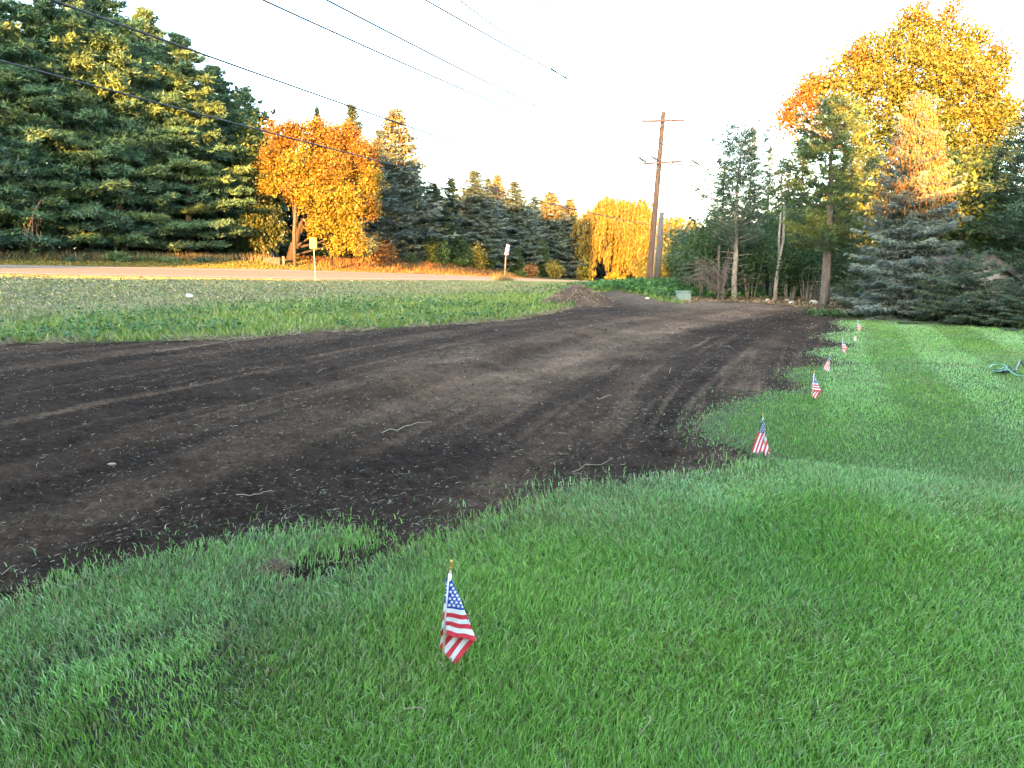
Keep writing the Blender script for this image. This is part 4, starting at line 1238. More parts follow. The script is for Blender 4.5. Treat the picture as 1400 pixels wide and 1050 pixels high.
# ------------------------------------------------------------------ wires
def wire(a, name, r, end, sag, label, seed=0):
    t = np.linspace(0, 1, 60)
    p = a[None] * (1 - t)[:, None] + end[None] * t[:, None]
    p[:, 2] -= sag * 4 * t * (1 - t)
    g = Geo(); g.tube(p, np.linspace(r * 1.1, r * .72, 60), 5)
    return tag(obj(name, g.build(name, M_wire, True)), label, 'wire', 'wires on the utility pole')
SPAN = 62.0
wires = [('l1', .026, .9, (360, 0), 'overhead wire running to the left end of the lower crossarm'), ('l2', .026, .9, (447, 0), 'overhead wire running to the inner insulator of the lower crossarm'), ('tl', .028, .9, (582, 0), 'overhead wire to the left end of the top crossarm'),
         ('lr', .019, .9, (628, 0), 'thin overhead wire running to the red extension rod'), ('tc', .019, .9, (703, 0), 'thin overhead wire running to the very top of the pole'), ('tr', .019, .9, (735, 0), 'thin overhead wire to the right end of the top crossarm'),
         ('c1', .023, .5, (300, 82), 'thick upper communication cable crossing in front of the pines and spruces'), ('c2', .018, .4, (300, 163), 'thick lower communication cable crossing the orange tree')]
P0 = pb[:2] - WDIR[:2] * SPAN
for nm, r, sag, (ux, uy), lab in wires:
    A = att[nm]
    # the wire passes the sight line through (ux, uy): take its plan line along the pole line, then its height there
    dx = (ux - 700) / 1050.0; du = (525 - uy) / 1050.0; f = CP + du * SP; k = dx / f; el = (-SP + du * CP) / f
    y = (A[0] - A[1] * WDIR[0] / WDIR[1]) / (k - WDIR[0] / WDIR[1])
    zt_ = EYE + el * y
    tpar = (A[1] - y) / WDIR[1] / SPAN
    ze = (zt_ - A[2] * (1 - tpar) + sag * 4 * tpar * (1 - tpar)) / tpar
    end = np.array([A[0] - WDIR[0] * SPAN, A[1] - WDIR[1] * SPAN, ze])
    wire(A, 'power_line' if nm[0] != 'c' else 'communication_cable', r, end, sag, lab)

# second pole among the trees on the left
l = spot(403, 74.2)
stp = XZ(405, 290, 74.2)
up2 = thing('utility_pole', 'bare grey brown pole standing before the leaning trunk of the orange tree', 'utility pole', l)
g = Geo(); g.tube(np.array([(0, 0, -.3), (.05, 0, 3), (stp[0] - l[0], 0, stp[1] - l[2] + 1.0)]), [.17, .155, .13], 12)
obj('pole', g.build('pole', noise_mat('pole_wood_grey', (.035, .03, .028), (.075, .064, .058), 9, .9, .4, (3, 3, .12)), True), up2)

# ------------------------------------------------------------------ road signs
def plank(g, pts, r): g.tube(np.array(pts), r, 8)
D = 60.5
for dd in np.arange(55, 72, .25):
    xx = XZ(431, 372, dd)[0]
    if road_mq(xx, dd)[1] > ROADW + .5:
        D = dd; break
x, z = XZ(431, 370, D); z = gz(x, D); s = D / 1050.0
M_ysign = noise_mat('yellow_sign', (.36, .36, .012), (.42, .42, .015), 4, .45, 0)
sg = thing('road_sign', 'plain yellow rectangular road sign on a thin post beyond the road', 'road sign', (x, D, z))
ztp = XZ(430, 325, D)[1] - z; zbt = XZ(430, 340, D)[1] - z
g = Geo(); g.tube(np.array([(0, 0, -.3), (-.03, 0, ztp * .5), (-.06, 0, ztp - .1)]), .03, 8); obj('post', g.build('post', noise_mat('tan_post', (.35, .27, .2), (.5, .4, .3), 8, .7, .1), True), sg)
g = Geo(); g.box((-.06 - .14, -.05, (ztp + zbt) / 2), (.25, .025, ztp - zbt), None, .008); g.box((-.06 + .13, -.055, (ztp + zbt) / 2 - .01), (.27, .025, ztp - zbt - .02), None, .008)
obj('sign_plate', g.build('sign_plate', M_ysign), sg)
# leaning white sign on the near side
D = 70.0
for dd in np.arange(60, 90, .25):
    xx = XZ(689, 384, dd)[0]
    if road_mq(xx, dd)[1] > -1.6:
        D = dd; break
x = XZ(689, 384, D)[0]; z = gz(x, D); s = D / 1050
sg = thing('road_sign', 'leaning white road sign with faded red print on a thin grey post', 'road sign', (x, D, z))
tb = XZ(692, 349, D); tp_ = XZ(695, 334, D)
g = Geo(); g.tube(np.array([(0, 0, -.3), (tb[0] - x - .02, 0, tb[1] - z), (tp_[0] - x - .03, 0, tp_[1] - z - .1)]), .035, 6); obj('post', g.build('post', M_steel, True), sg)
m_, nt_, o_ = newmat('faded_sign_print')
tc = N(nt_, 'ShaderNodeTexCoord'); mp = N(nt_, 'ShaderNodeMapping'); mp.inputs['Scale'].default_value = (3.2, 1, 4.5); nt_.links.new(tc.outputs['Object'], mp.inputs[0])
nz = N(nt_, 'ShaderNodeTexNoise', Scale=1.5, Detail=1.0); nt_.links.new(mp.outputs[0], nz.inputs['Vector'])
cr = N(nt_, 'ShaderNodeValToRGB'); cr.color_ramp.elements[0].position = .5; cr.color_ramp.elements[1].position = .56
cr.color_ramp.elements[0].color = (.62, .58, .56, 1); cr.color_ramp.elements[1].color = (.42, .2, .22, 1)
nt_.links.new(nz.outputs['Fac'], cr.inputs[0]); p = N(nt_, 'ShaderNodeBsdfPrincipled', Roughness=.5); nt_.links.new(cr.outputs[0], p.inputs['Base Color']); nt_.links.new(p.outputs[0], o_.inputs[0])
g = Geo(); R_ = np.array(Matrix.Rotation(radians(10), 3, 'Y') @ Matrix.Rotation(radians(-52), 3, 'Z'))
g.box((((tb[0] + tp_[0]) / 2 - x), -.06, (tb[1] + tp_[1]) / 2 - z), (.6, .02, 1.0), R_, .005); obj('sign_plate', g.build('sign_plate', m_), sg)
# weeds round its foot
rng = rs(71); n = 260
P = np.stack([x + rng.normal(size=n) * .5, D + rng.normal(size=n) * .4, np.full(n, z)], 1)
V, F = blade_tris(P, np.stack([rng.normal(size=n) * .5, rng.normal(size=n) * .5, np.ones(n)], 1), .3 + .9 * rng.rand(n), .03 + .05 * rng.rand(n), rng)
tag(obj('dry_weeds', mesh('dry_weeds', V, [F], M_dry, np.repeat(tints(rng, n, ((.12, .12, .05), (.16, .13, .07), (.08, .1, .04))), 3, 0))), 'tuft of brownish dry weeds round the foot of the leaning sign', 'weeds', kind='stuff')

# low concrete wall and white post glimpsed under the trees on the left
M_conc = noise_mat('concrete', (.03, .03, .03), (.06, .06, .06), 5, .9, .2)
l = spot(372, 73.5); g = Geo(); g.box((0, 0, .15), (1.6, .3, .8), None, .03)
tag(obj('concrete_block', g.build('concrete_block', M_conc), loc=l), 'low grey concrete block in the grass under the small yellow green tree', 'block')
l = spot(388, 73); g = Geo(); g.tube(np.array([(0, 0, -.2), (0, 0, .9)]), .11, 8)
tag(obj('marker_post', g.build('marker_post', M_polegrey, True), loc=l), 'short grey post standing beside the leaning trunk', 'post')
# pale shed glimpsed behind
M_white = noise_mat('white_paint', (.27, .28, .29), (.38, .39, .40), 4, .6, .05)
M_roof = noise_mat('brown_shingle', (.05, .042, .038), (.10, .086, .08), 6, .9, .3, (1, 1, 5))
M_glass = noise_mat('dark_window', (.02, .025, .03), (.04, .045, .05), 3, .1, 0)


def house(name, label, loc, w, d, h, rh, rz, gable_front=True):
    t = thing(name, label, 'house', loc, rz)
    g = Geo()
    V = [(-w / 2, -d / 2, -.5), (w / 2, -d / 2, -.5), (w / 2, d / 2, -.5), (-w / 2, d / 2, -.5), (-w / 2, -d / 2, h), (w / 2, -d / 2, h), (w / 2, d / 2, h), (-w / 2, d / 2, h), (0, -d / 2, h + rh), (0, d / 2, h + rh)]
    g.add(V, [(4, 5, 8), (7, 9, 6)], [(0, 1, 5, 4), (1, 2, 6, 5), (2, 3, 7, 6), (3, 0, 4, 7)])
    obj('wall', g.build('wall', M_white), t)
    g = Geo(); o = .25; th = .1
    for s_ in (-1, 1):
        e = np.array([s_ * (w / 2 + o), h - rh * o / (w / 2)])
        V = [(0, -d / 2 - o, h + rh + .02), (0, d / 2 + o, h + rh + .02), (e[0], d / 2 + o, e[1] + .02), (e[0], -d / 2 - o, e[1] + .02)]
        V = V + [(a, b, c + th) for a, b, c in V]
        g.add(V, None, [(0, 1, 2, 3), (4, 7, 6, 5), (0, 4, 5, 1), (1, 5, 6, 2), (2, 6, 7, 3), (3, 7, 4, 0)])
    obj('roof', g.build('roof', M_roof), t)
    g = Geo()
    for s_ in (-1, 1):
        e = np.array([s_ * (w / 2 + o), -d / 2 - o - .03, h - rh * o / (w / 2) + .02]); a = np.array([0, -d / 2 - o - .03, h + rh + .06])
        g.add([a, e, e - (0, 0, .16), a - (0, 0, .16), a + (0, .03, 0), e + (0, .03, 0), e + (0, .03, -.16), a + (0, .03, -.16)], None, [(0, 1, 2, 3), (4, 7, 6, 5), (0, 4, 5, 1), (3, 2, 6, 7), (1, 5, 6, 2)])
    obj('bargeboard', g.build('bargeboard', M_polegrey), t)
    g = Geo(); g.box((0, -d / 2 - .01, h * .42), (w * .32, .06, h * .42)); wdw = obj('window', g.build('window', M_white), t)
    g = Geo(); g.box((0, -d / 2 - .045, h * .42), (w * .27, .03, h * .36)); obj('pane', g.build('pane', M_glass), wdw)
    return t
l = spot(1304, 25.0); hh = XZ(1304, 352, 25.0)[1] - l[2]
house('house', 'small white gabled house front glimpsed behind the blue spruce', l, 1.5, 3.0, hh - .45, .4, .1)
l = spot(1378, 30)
house('house', 'white house with brown shingle roof glimpsed between the right edge pines', l, 3.2, 4.5, 1.45, .75, pi / 2 - .25)
l = spot(392, 92)
house('shed', 'pale shed hidden in the dark behind the leaning trunk', l, 5, 4, 1.3, .6, .2)['category'] = 'shed'

# ------------------------------------------------------------------ mound of dug soil and debris
mx_, my_ = flat(786, 416)
s = my_ / 1050.0
ng = 70
u = np.linspace(-1.0, 1.25, ng); v = np.linspace(-1, 1, ng)
U, Vv = np.meshgrid(u, v, indexing='ij')
W = 52 * s
hgt = XZ(787, 389, my_)[1] - gz(mx_, my_) + .06
d = np.sqrt((U / np.where(U < 0, 1, 1.2)) ** 2 + Vv ** 2)
zz = hgt * np.clip(1 - d, 0, 1) ** 1.2 * (1 + .35 * (fbm(U * 4 + 5, Vv * 4, 81, 3) - .5)) + .09 * (fbm(U * 9, Vv * 9, 82, 4) - .5) * (d < 1) + .02
zz = np.where(d >= 1, -.12, zz)
X = mx_ + U * W; Y = my_ + Vv * W
ii = np.arange(ng * ng).reshape(ng, ng)
qm = np.stack([ii[:-1, :-1], ii[1:, :-1], ii[1:, 1:], ii[:-1, 1:]], -1).reshape(-1, 4)
Cm = lerp((.055, .042, .036), (.15, .115, .085), np.clip(fbm(U.ravel() * 3, Vv.ravel() * 3, 83, 3) * 1.4 - .2 - U.ravel() * .35, 0, 1))
md = thing('soil_mound', 'peaked pile of dug brown soil at the verge edge', 'soil pile', (mx_, my_, gz(mx_, my_)))
obj('pile', mesh('pile', np.stack([(U * W).ravel(), (Vv * W).ravel(), zz.ravel()], 1), [qm], M_soil, Cm, True), md)
rng = rs(84); n = 900
uu = rng.normal(size=n) * .42; vv = rng.normal(size=n) * .42 - .1; dd = np.sqrt((uu / np.where(uu < 0, 1, 1.2)) ** 2 + vv ** 2)
P = np.stack([uu * W, vv * W, hgt * np.clip(1 - dd, 0, 1) + .01], 1)
dr = np.stack([uu, vv, -.5 * np.ones(n)], 1) + rng.normal(size=(n, 3)) * .5
V, F = blade_tris(P, dr, .15 + .3 * rng.rand(n), .015 + .02 * rng.rand(n), rng)
o = tag(obj('roots', mesh('roots', V, [F], M_dry, np.repeat(tints(rng, n, ((.2, .15, .1), (.13, .09, .06), (.3, .24, .17))), 3, 0)), md), kind='stuff')
M_pale = noise_mat('pale_broken_wood', (.36, .28, .2), (.6, .5, .38), 6, .85, .3)
for k, (px, py, w, h, lab) in enumerate([(820, 416, 15, 5, 'largest pale broken chunk lying right of the soil pile'), (806, 417, 9, 4, 'pale chunk at the foot of the soil pile'), (794, 418, 6, 3, 'smallest pale chunk at the near foot of the soil pile'), (885, 409, 8, 4, 'brown lump at the edge of weeds below the pole')]):
    stone(px, py, w, h, 90 + k, lab, 'chunks around the soil pile' if k < 3 else None, M_pale)
x, y = -17.4, 40.0
for dd in np.arange(20, 44, .1):
    xx, z_ = XZ(259, 407, dd)
    if gz(xx, dd) >= z_:
        x, y = xx, dd; break
g = rock(99, .19, .13, .10)
tag(obj('stone', g.build('stone', noise_mat('white_stone', (.4, .41, .42), (.55, .56, .57), 4, .8, .2), True), loc=(x, y, gz(x, y) + .08), rot=(0, .2, .3)), 'single white stone lying in the grass verge below the road', 'stone')

# ------------------------------------------------------------------ flags
M_red = noise_mat('flag_red', (.56, .035, .06), (.66, .055, .08), 30, .6, .06)
M_wht = noise_mat('flag_white', (.72, .73, .80), (.82, .83, .88), 30, .6, .06)
M_blu = noise_mat('flag_blue', (.008, .045, .30), (.014, .06, .38), 30, .6, .06)
M_blu2 = noise_mat('flag_navy', (.012, .03, .12), (.02, .04, .16), 30, .6, .06)
M_dowel = noise_mat('dowel_wood', (.5, .38, .22), (.66, .52, .33), 10, .6, .1, (4, 4, .3))
M_gold = noise_mat('gold_finial', (.5, .33, .08), (.62, .42, .12), 6, .35, 0, metal=.6)


def star_mask(u, v):
    """u, v in hoist units measured on the canton, which is .42 x 7/13"""
    cw, ch = .76 * .553, 7 / 13.0
    a = u / cw * 12 - 1; b = v / ch * 10 - 1          # star centres on integer (a, b) with a+b even
    m = np.zeros(u.shape, bool)
    bi = np.round(b)
    for da in (-1, 0, 1):
        ai = np.round(a) + da
        ok = ((ai + bi) % 2 == 0) & (ai >= 0) & (ai <= 10) & (bi >= 0) & (bi <= 8)
        dx = (a - ai) * cw / 12; dy = (b - bi) * ch / 10
        r = np.hypot(dx, dy); th = np.arctan2(dx, -dy)
        k = np.abs(((th + pi / 5) % (2 * pi / 5)) - pi / 5)
        R = .0308 * 1.05; ri = R * .42
        # star boundary between tip (k=0) and notch (k=36 deg)
        rb = R * ri * sin(pi / 5) / (ri * np.sin(pi / 5 - k) * 1.0 + R * np.sin(k) * 1.0 + 1e-9)
        rb = (R * ri * sin(pi / 5)) / (R * np.sin(k) + ri * np.sin(pi / 5 - k))
        m |= ok & (r < rb)
    return m


def flag_cloth(kind, nv, nu, navy=False):
    FL = 1.05 if kind == 'a' else 1.45
    u = np.linspace(0, FL, nu + 1); v = np.linspace(0, 1, nv + 1)
    U, Vv = np.meshgrid(u, v, indexing='ij')
    if kind == 'a':
        X = U * 1.0; Y = Vv + U * .1
        d = np.array([.437, .8995])
        sd = X * d[1] - Y * d[0]                      # >0: beyond the first fold
        al = 2 * (X * d[0] + Y * d[1])
        Xr = al * d[0] - X; Yr = al * d[1] - Y
        c = sd > 0
        k1 = 1 - np.exp(-np.abs(sd) / .05)
        Z = np.where(c, -.035 * k1, .045 * k1)
        X = np.where(c, Xr, X); Y = np.where(c, Yr, Y)
        e = (-.055 - .01 * Y) - X
        k2 = 1 - np.exp(-np.clip(e, 0, 9) / .05)
        Z = Z - np.where(e > 0, .05 * k2, 0)
        X = np.where(e > 0, X + e * (1 + .75), X)
        Z += np.where(c, .035, -.03) * np.sin(Y * 9 + X * 3) * np.clip(Y, 0, 1) * .6 + .02 * np.sin(X * 22 + Y * 4) * np.clip(Y, 0, 1)
        tip = np.clip(Y - 1.25, 0, 1)
        Z += tip * tip * .8
    else:
        eu = np.array([-.41, .912]); ev = np.array([.912, .41])
        X = U * eu[0] + Vv * ev[0]; Y = U * eu[1] + Vv * ev[1]
        cl = .02 + .085 * Y
        e = X - cl
        k1 = 1 - np.exp(-np.clip(e, 0, 9) / .05)
        Z = np.where(e > 0, -.06 * k1, .0)
        X = np.where(e > 0, cl - e * .14, X)
        Z += .03 * np.sin((U * ev[0] + Vv * 14) * .8) * np.clip(Y, 0, 1) + .03 * np.sin(Y * 5)
        Z += .02
    HO = .25
    V = np.stack([X.ravel() * HO, -Z.ravel() * HO, -Y.ravel() * HO], 1)
    ii = np.arange((nu + 1) * (nv + 1)).reshape(nu + 1, nv + 1)
    q = np.stack([ii[:-1, :-1], ii[1:, :-1], ii[1:, 1:], ii[:-1, 1:]], -1).reshape(-1, 4)
    uc = ((u[:-1] + u[1:]) / 2)[:, None] + 0 * v[None, :-1]; vc = ((v[:-1] + v[1:]) / 2)[None] + 0 * u[:-1, None]
    fmi = np.where(np.floor(vc * 13) % 2 == 0, 0, 1)
    cw = .42 if kind == 'a' else .58
    can = (uc < cw) & (vc < 7 / 13)
    st = star_mask(uc * (.42 / cw), vc)
    fmi = np.where(can, np.where(st, 1, 2), fmi)
    return mesh('cloth', V, [q], [M_red, M_wht, M_blu2 if navy else M_blu], None, True, fmi.ravel())


cl_hi = flag_cloth('a', 169, 176); cl_a = flag_cloth('a', 78, 60, True); cl_b = flag_cloth('b', 91, 90, True)
def flag(px, py, pxt, pyt, cloth, label, sc, turn=0, lean=None):
    x, y = flat(px, py)
    t = thing('flag', label, 'flag', (x, y, gz(x, y) + .015), 0, 'small flags on sticks along the lawn edge')
    # lean from the picture
    dep = (y * CP + EYE * SP) / 1050.0
    ang = math.atan2((pxt - px), (py - pyt)) + (px - 700) / 1050.0 * -.15
    t.rotation_euler = (0, ang, turn)
    t.scale = (sc, sc, sc)
    g = Geo(); g.tube(np.array([(0, 0, -.08), (0, 0, .405)]), .0042, 8); obj('stick', g.build('stick', M_dowel, True), t)
    g = Geo(); g.tube(np.array([(0, 0, .395), (0, 0, .402), (0, 0, .404), (0, 0, .415), (0, 0, .425), (0, 0, .432), (0, 0, .4335)]), [.0065, .007, .0052, .0078, .0066, .0046, .001], 10); obj('finial', g.build('finial', M_gold, True), t)
    g = Geo(); g.tube(np.array([(0, -.001, .1235), (0, -.001, .25), (0, -.001, .374)]), .0075, 8); obj('sleeve', g.build('sleeve', M_wht, True), t)
    obj('cloth', cloth, t, (0, -.002, .3735))
    return t
flag(605, 912, 617, 765, cl_hi, 'nearest flag, planted in thick grass, large folded cloth close to the viewer', 1.0)
flag(1046.5, 622, 1042.5, 566, cl_b, 'second flag, hanging with straight stripes beside the straw littered notch', .82)
flag(1110.5, 547, 1113, 508, cl_a, 'third flag, folded striped cloth, beside a small soil notch', .8)
flag(1132, 507, 1135, 483, cl_b, 'fourth flag, with its tail blown to lower left, in front of a dark soil notch', .64, .2)
flag(1152, 483, 1152, 461, cl_a, 'fifth flag, in the narrow grass tongue between two soil notches', .68)
flag(1170, 466, 1170, 453, cl_b, 'small sixth flag, slumped low with its cloth out to the left', .45, .3)
flag(1173, 453.5, 1173, 437.5, cl_a, 'farthest flag, near the back edge of the lawn', .66)

# ------------------------------------------------------------------ hose
g = Geo()
def gp(px, py, h=.02):
    x, y = flat(px, py); return (x, y, gz(x, y) + h + .03)
def smooth_path(pts, n=40):
    pts = np.array(pts, float); t = np.arange(len(pts)); tt = np.linspace(0, len(pts) - 1, n)
    return np.stack([np.interp(tt, t, pts[:, k]) for k in range(3)], 1)
th = np.linspace(-2.2, 3.4, 26)
loop = [gp(1364 + 12 * cos(k), 509.5 + 4.6 * sin(k), .03) for k in -th]
hose = thing('garden_hose', 'coiled pale green garden hose left on the mown lawn', 'hose', gp(1366, 511))
o_ = np.array(gp(1366, 511))
g.tube(np.array(loop) - o_, .010, 6)
g.tube(smooth_path([gp(1364, 512), gp(1372, 510, .04), gp(1377, 512, .04), gp(1384, 516), gp(1391, 519), gp(1402, 520), gp(1420, 521)]) - o_, .010, 6)
obj('tube', g.build('tube', noise_mat('hose_green', (.10, .27, .19), (.15, .34, .25), 6, .4, 0), True), hose)
g = Geo(); g.tube(smooth_path([gp(1378, 508), gp(1383, 511, .05), gp(1387, 515, .04), gp(1390, 511, .1), gp(1393, 507, .12), gp(1400, 508)]) - o_, .012, 6)
g.box(np.array(gp(1365, 513)) - o_, (.09, .05, .05)); g.box(np.array(gp(1375, 514)) - o_, (.07, .05, .04))
obj('fitting', g.build('fitting', noise_mat('black_rubber', (.02, .03, .03), (.04, .05, .05), 6, .4, 0)), hose)

# ------------------------------------------------------------------ lawn grass
def polar_pts(n, r0, r1, pw, amax, rng):
    """points with density falling as r**-pw"""
    e = 2 - pw
    u = rng.rand(n)
    r = (r0 ** e + u * (r1 ** e - r0 ** e)) ** (1 / e) if abs(e) > 1e-6 else r0 * (r1 / r0) ** u
    a = np.radians((rng.rand(n) * 2 - 1) * amax)
    return r * np.sin(a), r * np.cos(a), r


def grass_field(name, label, n, r0, r1, pw, seed, L0, W0, segs, mask, colf, wexp=.75, lexp=.0, amax=41, lean=.45, mat=None):
    rng = rs(seed)
    x, y, r = polar_pts(n, r0, r1, pw, amax, rng)
    k = mask(x, y, rng)
    x, y, r = x[k], y[k], r[k]; n = len(x)
    z = terrain(x, y) + .012 * (fbm(x * 2.5, y * 2.5, 63, 3) - .5)
    L = L0 * (.55 + .75 * rng.rand(n)) * (r / 3.0) ** lexp
    L *= .7 + .6 * fbm(x * 1.1, y * 1.1, seed + 3, 3)
    W = W0 * (.5 + 1.0 * rng.rand(n)) * (np.maximum(r, 2.3) / 3.0) ** wexp
    # matted lean direction varies in patches
    la = 6.28 * 1.6 * fbm(x * .7, y * .7, seed + 5, 3) + rng.normal(size=n) * 1.5
    lm = lean * (.3 + 1.2 * fbm(x * 1.3, y * 1.3, seed + 6, 3)) * (.3 + 1.4 * rng.rand(n))
    dx = np.cos(la) * lm; dy = np.sin(la) * lm
    d0 = unit(np.stack([dx * .5, dy * .5, np.ones(n)], 1)); d1 = unit(np.stack([dx * 2.2, dy * 2.2, np.ones(n) * .8], 1))
    P = np.stack([x, y, z - .005], 1)
    fa = rng.rand(n) * pi * 2
    side = unit(np.stack([np.cos(fa), np.sin(fa), 0 * fa], 1))
    h = side * (W / 2)[:, None]
    C = colf(x, y, r, rng, L / L0)
    if segs == 2:
        m = P + d0 * (L * .55)[:, None]
        tip = m + d1 * (L * .5)[:, None]
        V = np.stack([P - h, P + h, m + h * .8, m - h * .8, tip], 1).reshape(-1, 3)
        b = np.arange(n)[:, None] * 5
        Q = b + np.array([[0, 1, 2, 3]]); T = b + np.array([[3, 2, 4]])
        me = mesh(name, V, [T, Q], mat or M_grass, np.repeat(C, 5, 0))
    else:
        dd_ = unit(d0 + d1)
        V = np.stack([P - h, P + h, P + dd_ * L[:, None]], 1).reshape(-1, 3)
        me = mesh(name, V, [np.arange(n * 3).reshape(-1, 3)], mat or M_grass, np.repeat(C, 3, 0))
    return tag(obj(name, me), label, 'grass', kind='stuff')


def lawn_mask(x, y, rng):
    m = is_lawn(x, y)
    de = dist_edge(x, y)
    thin = (1 - sstep(.05, .35, de)) * .55
    # worn, scalped patch at lower left
    worn = np.exp(-(((x + 1.5) / .75) ** 2 + ((y - 3.0) / .5) ** 2)) * .62 + np.exp(-(((x + 1.5) / .5) ** 2 + ((y - 2.5) / .3) ** 2)) * .5
    keep = 1 - np.clip(thin + worn * np.clip((fbm(x * 5, y * 5, 91, 3) - .40) * 6, 0, 1), 0, .9)
    feather = (rng.rand(len(x)) < .5 * np.exp(-de / .10)) & is_soil(x, y)
    return (m & (rng.rand(len(x)) < keep)) | feather


def lawn_col(x, y, r, rng, l):
    n = len(x)
    g1 = np.array([.112, .28, .040]); g2 = np.array([.18, .36, .056]); g3 = np.array([.205, .37, .130]); br = np.array([.22, .19, .085])
    t = np.clip((fbm(x * .7, y * .7, 101, 4) - .3) * 2.4, 0, 1)[:, None]
    c = g1 * (1 - t) + g2 * t
    # bluish matted patches, and mowing stripes whose light and dark are put into colour
    st = .5 + .5 * np.sin((x - .42 * y) * 3.6 + 1.2 * fbm(x * .3, y * .3, 103, 2))
    b = np.clip((fbm(x * .55 + 9, y * .55, 102, 3) - .45) * 4, 0, 1) * .75 + .6 * sstep(.3, .7, st) * sstep(6, 11, r) * (x > 1)
    edge = np.exp(-dist_edge(x, y) / .8) * .28
    b = np.clip(b + edge, 0, 1)[:, None]
    c = c * (1 - b) + g3 * b
    c = c * (1 + .15 * ((sstep(.3, .7, st) - .5) * 2 * sstep(6, 11, r) * sstep(.5, 2.5, x - .3 * y + 1))[:, None])
    brn = np.clip((fbm(x * 1.6, y * 1.6, 105, 3) - .6) * 4, 0, .5)
    brn = np.maximum(brn, .75 * np.exp(-(((x - .35) / .6) ** 2 + ((y - 4.75) / .4) ** 2)))
    worn = np.clip(np.exp(-(((x + 1.45) / .85) ** 2 + ((y - 2.85) / .55) ** 2)), 0, 1) * (fbm(x * 3, y * 3, 92, 3) > .42)
    c = c * (1 - .45 * worn[:, None])
    k = (rng.rand(n) < brn * .6 + .05 + .2 * worn)[:, None]
    c = np.where(k, c * .35 + br * .65, c)
    pale = (rng.rand(n) < .05)[:, None]
    c = np.where(pale, np.array([.30, .33, .17]), c)
    c = c * (1 + .12 * sstep(6, 10, r))[:, None] * np.clip(1 + .27 * rng.normal(size=(n, 1)), .4, 2.2)
    return np.clip(c, .008, 1)


grass_field('lawn_grass', 'thick green lawn grass in the foreground', 330000, 1.7, 6.5, 1.0, 701, .055, .0044, 2, lawn_mask, lawn_col)
grass_field('lawn_grass', 'mown green lawn grass further back', 640000, 6.0, 27, 1.0, 702, .042, .0036, 1, lawn_mask, lawn_col, wexp=.8)

# coarse bluish tuft edge at the left (longer grass hanging over the soil)
def edge_mask(x, y, rng):
    return is_lawn(x, y) & (rng.rand(len(x)) < np.exp(-dist_edge(x, y) / .28)) & (y < 8)
def edge_col(x, y, r, rng, l):
    return tints(rng, len(x), ((.075, .16, .06), (.10, .17, .075), (.13, .15, .06), (.2, .17, .08)), .15)
grass_field('edge_grass', 'longer shaggy grass along the cut lawn edge', 90000, 2.5, 9, 1.0, 703, .085, .0038, 2, edge_mask, edge_col, lean=.8)

# verge
def verge_mask(x, y, rng):
    m, q = road_mq(x, y)
    ok = ~is_soil(x, y) & ~is_lawn(x, y) & (q < -.3)
    right = (x > 7.2) & (y > 15)
    return ok & ~right & (y > 9)
def verge_zone(x, y):
    m, q = road_mq(x, y)
    return sstep(-29, -20, q + 11 * (fbm(x * .25, y * .25, 111, 3) - .5))
def verge_col(x, y, r, rng, l):
    m, q = road_mq(x, y)
    lush = tints(rng, len(x), ((.15, .245, .04), (.19, .27, .05), (.11, .20, .04), (.23, .24, .07)), .22)
    dryc = tints(rng, len(x), ((.17, .20, .075), (.22, .20, .11), (.13, .20, .06), (.25, .225, .14)), .22)
    yel = tints(rng, len(x), ((.17, .13, .03), (.18, .11, .04), (.13, .12, .03), (.10, .12, .03)), .2)
    w = verge_zone(x, y)[:, None]
    wy = (sstep(-4.2, -1.5, q + 1.5 * (fbm(x * .5, y * .5, 112, 3) - .5)) * (1 - sstep(22, 34, m)) * .85)[:, None]
    gr = sstep(26, 48, m)[:, None] * .75
    dryc = dryc * (1 - gr) + lush * .9 * gr
    c = lush * (1 - w) + dryc * w
    return c * (1 - wy) + yel * wy
def verge_len(z): return z
grass_field('verge_grass', 'rough green grass and weeds on the verge beyond the soil', 230000, 12, 100, 1.25, 711, .10, .0085, 1, verge_mask, verge_col, wexp=1.0, lexp=.0, amax=42, lean=.5)
def lush_mask(x, y, rng):
    return verge_mask(x, y, rng) & (rng.rand(len(x)) > verge_zone(x, y) * 1.0) & (y < 46)
grass_field('verge_weeds', 'taller lush green weeds along the lower part of the verge', 60000, 13, 60, 1.25, 712, .2, .011, 1, lush_mask, verge_col, wexp=.9, amax=42, lean=.45)
rng = rs(714); n = 9000
ve = np.array([flat(*p_) for p_ in VERGE_EDGE[:-1]])
dv = np.concatenate([[0], np.cumsum(np.hypot(*np.diff(ve, axis=0).T))]); sv_ = rng.rand(n) * dv[-1]
x = np.interp(sv_, dv, ve[:, 0]) + rng.normal(size=n) * .10; y = np.interp(sv_, dv, ve[:, 1]) + rng.normal(size=n) * .22 + .05
k = fbm(x * .9, y * .9, 715, 3) > .40; x, y = x[k], y[k]; n = len(x)
V, F = blade_tris(np.stack([x, y, terrain(x, y)], 1), np.stack([rng.normal(size=n), rng.normal(size=n), .35 * abs(rng.normal(size=n))], 1), .10 + .2 * rng.rand(n), .012 + .012 * rng.rand(n), rng)
tag(obj('dry_edge_straw', mesh('dry_edge_straw', V, [F], M_dry, np.repeat(tints(rng, n, ((.26, .21, .14), (.17, .14, .09), (.34, .29, .2), (.12, .12, .05))), 3, 0))), 'dry straw fringe where the verge meets the bare soil', 'straw', kind='stuff')
